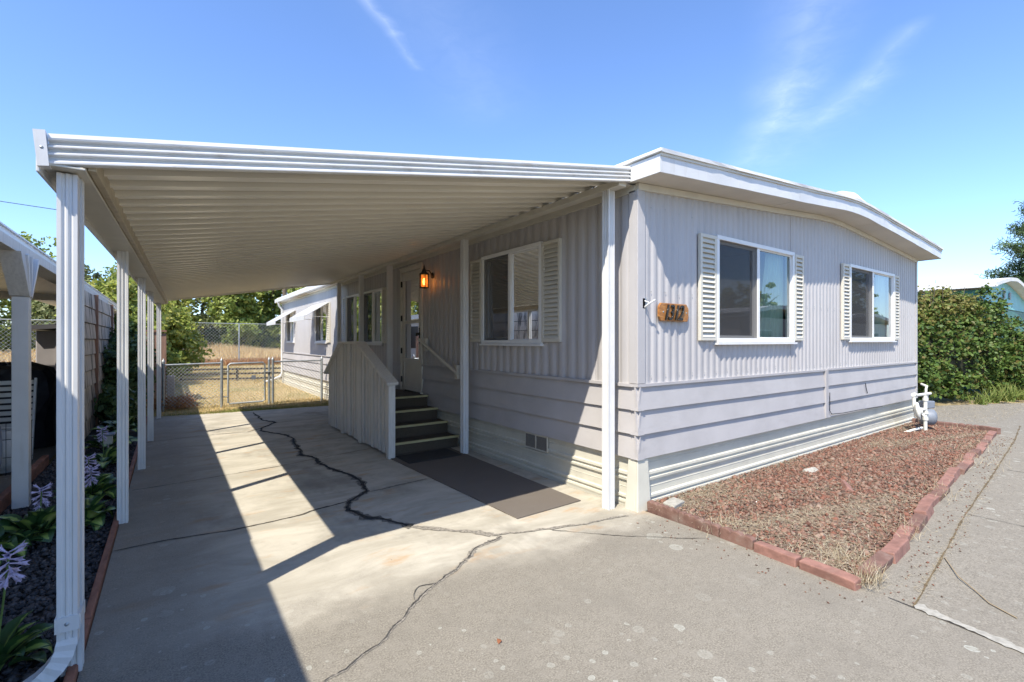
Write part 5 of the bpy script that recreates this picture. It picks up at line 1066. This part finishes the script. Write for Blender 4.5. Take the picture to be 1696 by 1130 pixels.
# timber rails and short posts
rf = thing('low_timber_rails', 'three dark weathered timber rails set low across the far lawn', 'rail fence', (2, 21, 0))
for z in (0.05, 0.24, 0.42): MB().hexa([(0.3, 21.7, z - 0.035), (0.3, 21.74, z - 0.035), (0.3, 21.74, z + 0.035), (0.3, 21.7, z + 0.035)], [(4.0, 20.6, z - 0.035), (4.0, 20.64, z - 0.035), (4.0, 20.64, z + 0.035), (4.0, 20.6, z + 0.035)]).build('rail', M['timber'], rf)
for t in (0.02, 0.5, 0.98): x = 0.3 + 3.7 * t; y = 21.78 - 1.1 * t; MB().box(x - 0.04, x + 0.04, y, y + 0.08, -0.05, 0.46).build('post', M['timber'], rf)
wf = thing('wooden_fence_end', 'narrow reddish board fence end beside the far left carport post', 'fence', (-0.25, 14.6, 0))
for k in range(3): MB().box(-0.42 + k * 0.125, -0.305 + k * 0.125, 14.6 + 0.01 * k, 14.63 + 0.01 * k, -0.05, 1.72 - 0.03 * (k == 2)).build('board', M['fencewood'], wf)
for k in range(8): MB().box(-0.45 , -0.425, 14.63 + k * 0.16, 14.77 + k * 0.16, -0.05, 1.70).build('board', M['fencewood'], wf)
MB().box(-0.46, -0.05, 14.58, 14.68, 1.725, 1.77).build('cap', M['batten'], wf)
tag(MB().box(-0.05, 0.13, 16.0, 16.18, -0.05, 0.55).build('short_post', M['paintpatch'], bevel=0.02), 'short pale weathered post standing in the shaded grass', 'post')
# overhead line and its pole
uw = thing('utility_line', 'thin black overhead wire crossing the sky at the left', 'cable', (-8, 43, 10))
P0 = Vector((-8.6, 43.2, 10.3)); P1 = Vector((-5.7, 41.1, 9.76)); dvx = (P1 - P0); mb = MB(); mb.tube([P0 - dvx * 6 + Vector((0, 0, 1.2)), P0 - dvx * 2 + Vector((0, 0, .2)), P0, P1, P1 + dvx * 1.5 + Vector((0, 0, .1)), P1 + dvx * 4 + Vector((0, 0, 0.8))], 0.022, 5); mb.build('wire', M['dark'], uw)
e = P1 + dvx * 4 + Vector((0, 0, 0.8)); MB().tube([(e.x, e.y, -0.1), (e.x, e.y, e.z + 0.1)], 0.13, 10).build('pole', M['bark'], uw)

# ------------------------------------------------------------------ grass
def scatter(n, x0, x1, y0, y1, ypow=1.0, z=-0.045):
    x = rng.uniform(x0, x1, n); y = y0 + (y1 - y0) * rng.uniform(0, 1, n) ** ypow; return np.stack([x, y, np.full(n, z)], 1)
P = scatter(46000, -1.3, 3.35, 11.55, 32, 2.2); P = P[~((P[:, 1] < 11.9) & (P[:, 0] < -0.4))]
P = np.concatenate([P, scatter(14000, -5, 10, 22, 34, 1.0)]); P = P[~((P[:, 0] > 3.3) & (P[:, 1] < 19.5))]
g = np.sin(P[:, 0] * 1.7 + P[:, 1]) + np.sin(P[:, 1] * 2.3) + rng.normal(0, 0.7, len(P)); dry = g < 1.3
far = 1 + np.clip((P[:, 1] - 16) / 12, 0, 1.5)
tag(blades('dry_grass', P[dry], (rng.uniform(0.03, 0.075, len(P)) * far)[dry], (0.0035 * far)[dry], M['blade_dry'], lean=1.1), 'short parched yellow lawn grass beyond the driveway', 'grass')
Q = np.concatenate([P[~dry], scatter(2600, -0.3, 3.2, 11.6, 12.1)]); tag(blades('green_grass', Q, rng.uniform(0.03, 0.08, len(Q)), 0.003 + np.zeros((len(Q), 1)), M['blade_green'], lean=1.0), 'thin green grass mixed into the parched lawn', 'grass')
P = scatter(15000, -9, 9, 34.0, 36.5, 1.0, -0.06); tag(blades('rusty_grass', P, rng.uniform(0.2, 0.55, len(P)), 0.014 + np.zeros((len(P), 1)), M['blade_rust'], lean=0.5), 'rust brown dry grass band along the foot of the tall fence', 'grass')
P = scatter(34000, -22, 14, 36.2, 46, 1.0, 0.0); P[:, 2] = -0.06 + (P[:, 1] - 35.5) * 0.0767; hm = 0.7 + 0.5 * np.sin(P[:, 0] * 0.8 + P[:, 1] * .4)
tag(blades('tall_dry_grass', P, rng.uniform(0.3, 0.75, len(P)) * np.clip(hm, 0.4, 1.2), 0.018 + np.zeros((len(P), 1)), M['blade_gold'], lean=0.5), 'tall golden dry grass on the rising field beyond the tall fence', 'grass')
P = scatter(7000, -9, -2.2, 15.6, 23.5, 1.0); tag(blades('green_grass', P, rng.uniform(0.05, 0.12, len(P)), 0.006 + np.zeros((len(P), 1)), M['blade_green'], lean=1.0), 'bright green grass in the neighboring yard at the far left', 'grass')
tag(blades('mulch', scatter(5000, 12.0, 24, 1.9, 3.2, 1.0, -0.003), rng.uniform(0.03, 0.09, 5000), 0.004 + np.zeros((5000, 1)), M['straw'], flat=True), 'pale straw litter along the foot of the hedge', 'plant litter')

# ------------------------------------------------------------------ trees, bushes, hedge
def leaf_cloud(blobs, n, size, nclump, clr, rng, aspect=1.5, flat_up=0.4):
    B = np.array(blobs, float); vol = B[:, 3] * B[:, 4] * B[:, 5]; pr = vol / vol.sum(); c = rng.choice(len(B), nclump, p=pr)
    u = rng.normal(0, 1, (nclump, 3)); u /= np.linalg.norm(u, axis=1)[:, None]; rad = rng.uniform(0.35, 1.0, (nclump, 1)) ** 0.6
    C = B[c, :3] + u * B[c, 3:6] * rad; k = rng.integers(0, nclump, n)
    d = rng.normal(0, 1, (n, 3)) * clr * rng.uniform(0.4, 1.2, (nclump, 1))[k]; d[:, 2] *= 0.7; P = C[k] + d; P[:, 2] = np.maximum(P[:, 2], 0.02)
    out = P - B[c[k], :3]; out /= np.linalg.norm(out, axis=1)[:, None] + 1e-6; nrm = rng.normal(0, 1, (n, 3)) * 0.8 + out * 0.7; nrm[:, 2] += flat_up; nrm /= np.linalg.norm(nrm, axis=1)[:, None]
    a = np.cross(nrm, rng.normal(0, 1, (n, 3))); a /= np.linalg.norm(a, axis=1)[:, None]; b = np.cross(nrm, a); s = (size * rng.uniform(0.6, 1.35, n))[:, None]
    a = a * s * aspect * 0.5; b = b * s * 0.5
    return np.stack([P - a, P + b - a * 0.1, P + a, P - b - a * 0.1], 1)
def trunk(mb, x, y, h, r, spread, nb=5):
    mb.tube([(x, y, -0.1), (x + 0.05 * h * random.uniform(-1, 1), y, h * 0.4), (x + 0.08 * h * random.uniform(-1, 1), y, h * 0.85)], [r, r * 0.75, r * 0.25], 8)
    for k in range(nb):
        a = k * 2.4; z = h * random.uniform(0.3, 0.6); L = spread * random.uniform(0.6, 0.95)
        mb.tube([(x, y, z), (x + L * 0.5 * math.cos(a), y + L * 0.5 * math.sin(a), z + L * 0.35), (x + L * math.cos(a), y + L * math.sin(a), z + L * 0.8)], [r * 0.5, r * 0.3, r * 0.1], 6)
def tree(x, y, h, w, mat, label, n=9000, size=0.16, seed=1, low=0.1):
    if y > 0: x, y, h, w = x * 1.15, y * 1.15 + 1, h * 1.12 + 0.5, w * 1.2
    rg = np.random.default_rng(seed); rr = random.Random(seed); t = thing('broadleaf_tree', label, 'tree', (x, y, 0), 'trees beyond the tall fence')
    bl = []
    for k in range(9):
        a = rr.uniform(0, 6.28); q = rr.uniform(0, 0.6) * w; zz = h * rr.uniform(low + 0.2, 0.8); s = w * rr.uniform(0.35, 0.6); bl.append((x + q * math.cos(a), y + q * math.sin(a), zz, s, s, s * rr.uniform(0.7, 1.1)))
    bl.append((x, y, h * 0.8, w * 0.4, w * 0.4, h * 0.2))
    np_mesh('crown', leaf_cloud(bl, n, size, max(60, n // 45), 0.22 * w / 2.2, rg), 4, mat, t)
    mb = MB(); trunk(mb, x, y, h, 0.05 * w, w * 0.8); mb.build('trunk', M['bark'], t); return t
TR = [(-15, 45, 8, 4.0, 'leaf_tree'), (-11, 40, 6.5, 3.4, 'leaf_pale'), (-7.5, 44, 8.5, 3.6, 'leaf_tree'), (-4.6, 39, 6.0, 2.8, 'leaf_olive'), (-2.2, 43, 8.0, 3.4, 'leaf_tree'), (0.2, 39, 5.2, 2.6, 'leaf_pale'),
      (2.2, 44, 7.2, 3.2, 'leaf_olive'), (4.0, 39.5, 6.6, 2.6, 'leaf_tree'), (6.6, 42, 7.2, 3.0, 'leaf_tree'), (9.4, 40, 6.8, 2.6, 'leaf_tree'), (11.5, 46, 9.5, 3.2, 'leaf_olive'), (15.5, 45, 7, 3.8, 'leaf_tree'), (-20, 46, 8, 4.2, 'leaf_tree')]
desc = ['tall green tree at the far left behind the neighboring roof', 'yellow green tree behind the beige shed', 'tall tree rising above the plank wall roofline', 'grey olive tree between the left carport posts', 'tall green tree behind the far left carport post', 'low yellow green tree just left of the field', 'grey green tree with bare twigs left of centre above the gate', 'deep green tree behind the tall fence post', 'large rounded green tree above the gate', 'green tree beside the far corner of the mobile home', 'tall sparse tree rising just beyond the mobile home roof', 'green tree hidden mostly behind the mobile home', 'outermost tree at the left end of the tree line']
for i, (x, y, h, w, m_) in enumerate(TR): tree(x, y, h, w, M[m_], desc[i], 8500, 0.21, 20 + i, 0.02)
def bush(name, label, blobs, n, size, mat, seed, ncl=None, clr=0.12, cat='bush', group=None, stems=True):
    if name == 'field_bush': blobs = [(q[0] * 1.15, q[1] + 8.5, q[2] + 0.7, q[3] * 1.15, q[4], q[5] * 1.15) for q in blobs]
    b = thing(name, label, cat, (blobs[0][0], blobs[0][1], 0), group); np_mesh('foliage', leaf_cloud(blobs, n, size, ncl or n // 30, clr, np.random.default_rng(seed)), 4, mat, b)
    if stems:
        mb = MB()
        for bl in blobs[:4]: trunk(mb, bl[0], bl[1], bl[2] + bl[5] * 0.6, 0.025, min(bl[3], bl[4]) * 0.8, 5)
        mb.build('stem', M['bark'], b)
    return b
# under-storey along the field
for i, (x, y, w, h, m_) in enumerate(((-13, 38, 2.6, 1.8, 'leaf_dark'), (-8, 38.5, 2.6, 2.0, 'leaf_tree'), (-3.5, 37.6, 2.2, 1.6, 'leaf_pale'), (0.8, 38, 2.2, 1.7, 'leaf_dark'), (4.6, 37.8, 2.0, 1.9, 'leaf_dark'), (7.8, 38, 2.2, 1.9, 'leaf_tree'))):
    bush('field_bush', ['dark bush at the far left end of the field', 'green bush behind the beige shed', 'yellow green bush behind the left carport posts', 'dark bush behind the tall fence left of its post', 'dark bush right of the tall fence post', 'green bush near the mobile home end beyond the fence'][i], [(x + dx, y, h * 0.5, w * 0.6, 0.9, h * 0.55) for dx in (-w * 0.5, 0, w * 0.5)], 4500, 0.17, M[m_], 50 + i, clr=0.2, group='bushes beyond the tall fence', stems=False)
bush('overgrown_bush', 'large yellow green bush with dark base at the left of the lawn', [(-0.6, 24.4, 1.6, 1.5, 1.1, 1.6), (-1.6, 23, 2.3, 1.3, 1.2, 1.5), (0.35, 25, 1.1, 0.9, 0.8, 1.1), (-0.2, 25.5, 2.4, 1.0, 0.8, 0.9)], 16000, 0.12, M['leaf_pale'], 71, clr=0.17)
bush('overgrown_bush', 'dark leafy bush in front of the yellow green bush beside the lawn', [(-0.5, 20.6, 0.7, 0.8, 0.8, 0.75), (-1.3, 20, 1.3, 0.9, 0.9, 1.2), (0.0, 21.4, 0.5, 0.5, 0.5, 0.5)], 11000, 0.11, M['leaf_tree'], 72, clr=0.14)
bush('shade_shrub', 'dark shrub growing in the shade between the left carport posts', [(-0.75, 12.4, 0.8, 0.35, 0.6, 0.8), (-0.7, 13.4, 1.0, 0.35, 0.6, 0.9)], 6000, 0.07, M['leaf_dark'], 73, clr=0.10)
bush('shade_shrub', 'low dark shrub beside the far end of the left planting bed', [(-0.72, 11.0, 0.3, 0.28, 0.6, 0.35)], 2500, 0.07, M['leaf_dark'], 74, clr=0.08, stems=False)
bush('dead_brush', 'brown dead brush pile on the shaded grass beside the low fence', [(0.05, 13.3, 0.08, 0.5, 0.5, 0.14)], 2600, 0.035, M['blade_rust'], 75, clr=0.08, stems=False)
# the big hedge on the right
HB = []
for t in np.linspace(0, 1, 9): HB.append((13.75 + 3.6 * t, 4.35 - 1.05 * t, 1.15, 0.75, 0.75, 1.12))
for t in np.linspace(0, 1, 8): HB.append((13.9 + 3.5 * t, 4.5 - 0.95 * t, 2.1 + 0.14 * math.sin(t * 9), 0.62, 0.6, 0.6))
for t in (0.2, 0.7): HB.append((13.7 + 3.4 * t, 3.75 - 0.9 * t, 0.5, 0.7, 0.45, 0.5))
HB += [(18.3, 3.2, 1.6, 0.9, 0.8, 1.5), (19.2, 3.0, 1.2, 0.9, 0.7, 1.2)]
hd = bush('hedge', 'tall dense glossy green hedge beyond the right end of the mobile home', HB, 62000, 0.062, M['leaf_hedge'], 80, ncl=2600, clr=0.085, cat='hedge')
np_mesh('bronze_tips', leaf_cloud([(b[0], b[1] - 0.05, b[2] + 0.12, b[3], b[4], b[5]) for b in HB[9:17]], 15000, 0.055, 900, 0.08, np.random.default_rng(81)), 4, M['leaf_hedge_top'], hd)
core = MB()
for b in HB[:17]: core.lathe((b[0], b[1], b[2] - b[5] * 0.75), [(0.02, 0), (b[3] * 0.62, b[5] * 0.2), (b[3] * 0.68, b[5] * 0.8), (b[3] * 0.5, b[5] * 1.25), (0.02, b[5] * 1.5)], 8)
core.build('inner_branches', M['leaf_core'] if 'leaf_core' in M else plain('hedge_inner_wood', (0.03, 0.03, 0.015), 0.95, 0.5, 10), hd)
mb = MB(); tips = []
rr = random.Random(5)
for k in range(13):
    t = rr.uniform(0, 1); x = 13.8 + 3.4 * t; y = 4.2 - 0.9 * t; L = rr.uniform(0.3, 0.75); dx = rr.uniform(-0.15, 0.6); p0 = Vector((x, y, 2.45)); p1 = p0 + Vector((dx * L, 0, L)); mb.tube([p0, (p0 + p1) / 2 + Vector((0.03, 0, 0.02)), p1], [0.008, 0.006, 0.003], 5)
    for q in range(9): u = q / 8; c = p0 + (p1 - p0) * u; tips.append([(c.x + rr.uniform(-.03, .03), c.y, c.z + rr.uniform(-.03, .03)) for _ in range(4)])
mb.build('shoot', M['bark'], hd); np_mesh('shoot_leaf', np.array(tips), 4, M['leaf_hedge'], hd)
bush('shade_shrub', 'loose green shrub at the right edge beside the hedge', [(18.2, 2.55, 0.55, 0.6, 0.45, 0.55), (19.0, 2.5, 0.9, 0.7, 0.5, 0.8)], 7000, 0.075, M['leaf_hedge'], 83, clr=0.1)
# strap leaved clumps at the hedge foot
for i, (x, y, n, L) in enumerate(((16.3, 2.62, 90, 0.42), (16.9, 2.45, 110, 0.5), (17.6, 2.3, 90, 0.45), (15.6, 2.72, 60, 0.3))):
    c = thing('daylily_clump', ['daylily clump left of centre at the hedge foot', 'largest green daylily clump at the hedge foot', 'daylily clump nearest the right edge of the photo', 'small broad leaved clump at the left of the daylilies'][i], 'plant', (x, y, 0), 'strap leaved plants at the hedge foot')
    q = rng.normal(0, 0.07, (n, 2)); P = np.stack([x + q[:, 0], y + q[:, 1], np.zeros(n)], 1); o = blades('leaf', P, rng.uniform(0.6, 1.1, n) * L, 0.013 + np.zeros((n, 1)), M['blade_green'], lean=1.15, parent=c)
# conifer at the far right
cf = thing('conifer_tree', 'dark conifer reaching in from the right edge above the turquoise home', 'tree', (38.5, 3.9, 0))
rg = np.random.default_rng(90); Vs = []; mb = MB(); mb.tube([(38.5, 3.9, 0), (38.5, 3.9, 9.4)], [0.3, 0.05], 8)
for k in range(46):
    z = 2.2 + 7.0 * k / 46 + rg.uniform(-0.35, 0.35); L = 3.9 * (1 - (z - 2.2) / 8.6) * rg.uniform(0.45, 1.1); a = k * 2.399; e = Vector((38.5 + L * math.cos(a), 3.9 + L * math.sin(a), z + rg.uniform(-0.05, 0.4) * L)); s0 = Vector((38.5, 3.9, z)); mb.tube([s0, (s0 + e) / 2 - Vector((0, 0, .12)), e], [0.06, 0.04, 0.01], 5)
    m_ = 750; u = rg.uniform(0.15, 1.03, m_) ** 0.8; P = np.array(s0)[None] + (np.array(e) - np.array(s0))[None] * u[:, None] + rg.normal(0, 1, (m_, 3)) * np.array([0.34, 0.34, 0.22]) * (1.2 - u[:, None] * 0.5)
    d = rg.normal(0, 1, (m_, 3)); d /= np.linalg.norm(d, axis=1)[:, None]; w = np.cross(d, rg.normal(0, 1, (m_, 3))); w /= np.linalg.norm(w, axis=1)[:, None]
    Vs.append(np.stack([P - w * .02, P + w * .02, P + d * .24 + w * .012, P + d * .24 - w * .012], 1))
np_mesh('crown', np.concatenate(Vs), 4, M['needle'], cf); mb.build('trunk', M['bark'], cf)

# ------------------------------------------------------------------ turquoise home beyond the hedge
th = thing('turquoise_home', 'turquoise mobile home with white curved roof edge behind the hedge', 'mobile home', (23.3, 8, 0))
KX = [(19.3, 3.08), (20.2, 3.22), (21.4, 3.38), (22.4, 3.44), (23.2, 3.38), (24.6, 3.2), (27.0, 2.8)]
def z2(x): return float(np.interp(x, [k[0] for k in KX], [k[1] for k in KX]))
MB().box(19.5, 27.0, 3.30, 3.36, 0, 2.55).build('wall', M['teal'], th)
MB().prism([(19.5, 3.28, 2.57), (27.0, 3.28, 2.57)] + [(x, 3.28, z2(x) - 0.02) for x in np.linspace(27.0, 19.5, 20)], (0, 0.06, 0)).build('gable', M['turq'], th)
MB().box(19.44, 19.495, 3.36, 16, 0, 3.02).build('wall', M['teal'], th)
xs2 = list(np.linspace(19.2, 27.2, 34)); vs = []; fs = []
for x in xs2: vs += [(x, 3.0, z2(x)), (x, 16, z2(x)), (x, 16, z2(x) + 0.11), (x, 3.0, z2(x) + 0.11)]
for i in range(33):
    for k in range(4): a = i * 4 + k; b = i * 4 + (k + 1) % 4; fs.append((a, b, b + 4, a + 4))
fs += [(3, 2, 1, 0)]; MB().add(vs, fs).build('roof', M['membrane'], th); MB().box(19.15, 19.2, 2.95, 16, 3.06, 3.11).build('gutter', M['white'], th)
for x in (22.0, 22.9):
    lv = MB().box(x, x + 0.26, 3.25, 3.279, 2.90, 3.20 - 0.08 * (x > 22.5)).build('vent', M['meter'], th)
    for k in range(4): MB().box(x + 0.02, x + 0.24, 3.235, 3.249, 2.92 + 0.06 * k, 2.945 + 0.06 * k).build('louver', M['galv'], lv)

# ------------------------------------------------------------------ homes across the street (seen in the window reflections)
for i, (x, w, lab) in enumerate(((23.0, 8, 'white home with arched roof across the street, mirrored in the windows'), (34.5, 9, 'pale tan home across the street, mirrored in the far window'))):
    ah = thing('home_across_street', lab, 'mobile home', (x, -10, 0)); n_ = len(D.objects)
    MB().box(x, x + w, -15, -7, 0.0, 2.7).build('wall', M['siding'] if i else M['shed'], ah)
    n = 20; vs = []; fs = []
    for k in range(n + 1): xx = x - 0.4 + (w + 0.8) * k / n; zz = 2.7 + 0.5 * math.sin(math.pi * k / n); vs += [(xx, -6.6, zz), (xx, -15.4, zz), (xx, -15.4, zz + .2), (xx, -6.6, zz + .2)]
    for k in range(n):
        for q in range(4): a = k * 4 + q; b = k * 4 + (q + 1) % 4; fs.append((a, a + 4, b + 4, b))
    MB().add(vs, fs).build('roof', M['membrane'], ah)
    for wx in (x + 1.5, x + 5.5): fr2 = MB().box(wx, wx + 1.5, -6.99, -6.95, 1.1, 2.1).build('window', M['white'], ah); MB().box(wx + .06, wx + 1.44, -6.945, -6.93, 1.16, 2.04).build('pane', M['dark'], fr2)
for i, (x, y, h, w) in enumerate(((-6, -27, 7, 3.2), (27, -19, 7, 3.4), (36, -20, 8, 4), (46, -18, 8, 4.0), (56, -14, 9, 4))):
    o = tree(x, y, h, w, M['leaf_tree'], ['broadleaf tree behind the camera on the left, out of frame', 'tree mirrored in the left end window', 'tree mirrored between the two end windows', 'tree mirrored in the right end window', 'outermost tree across the street, far right'][i], 5000, 0.28, 120 + i, 0.05); o['group'] = 'trees across the street'
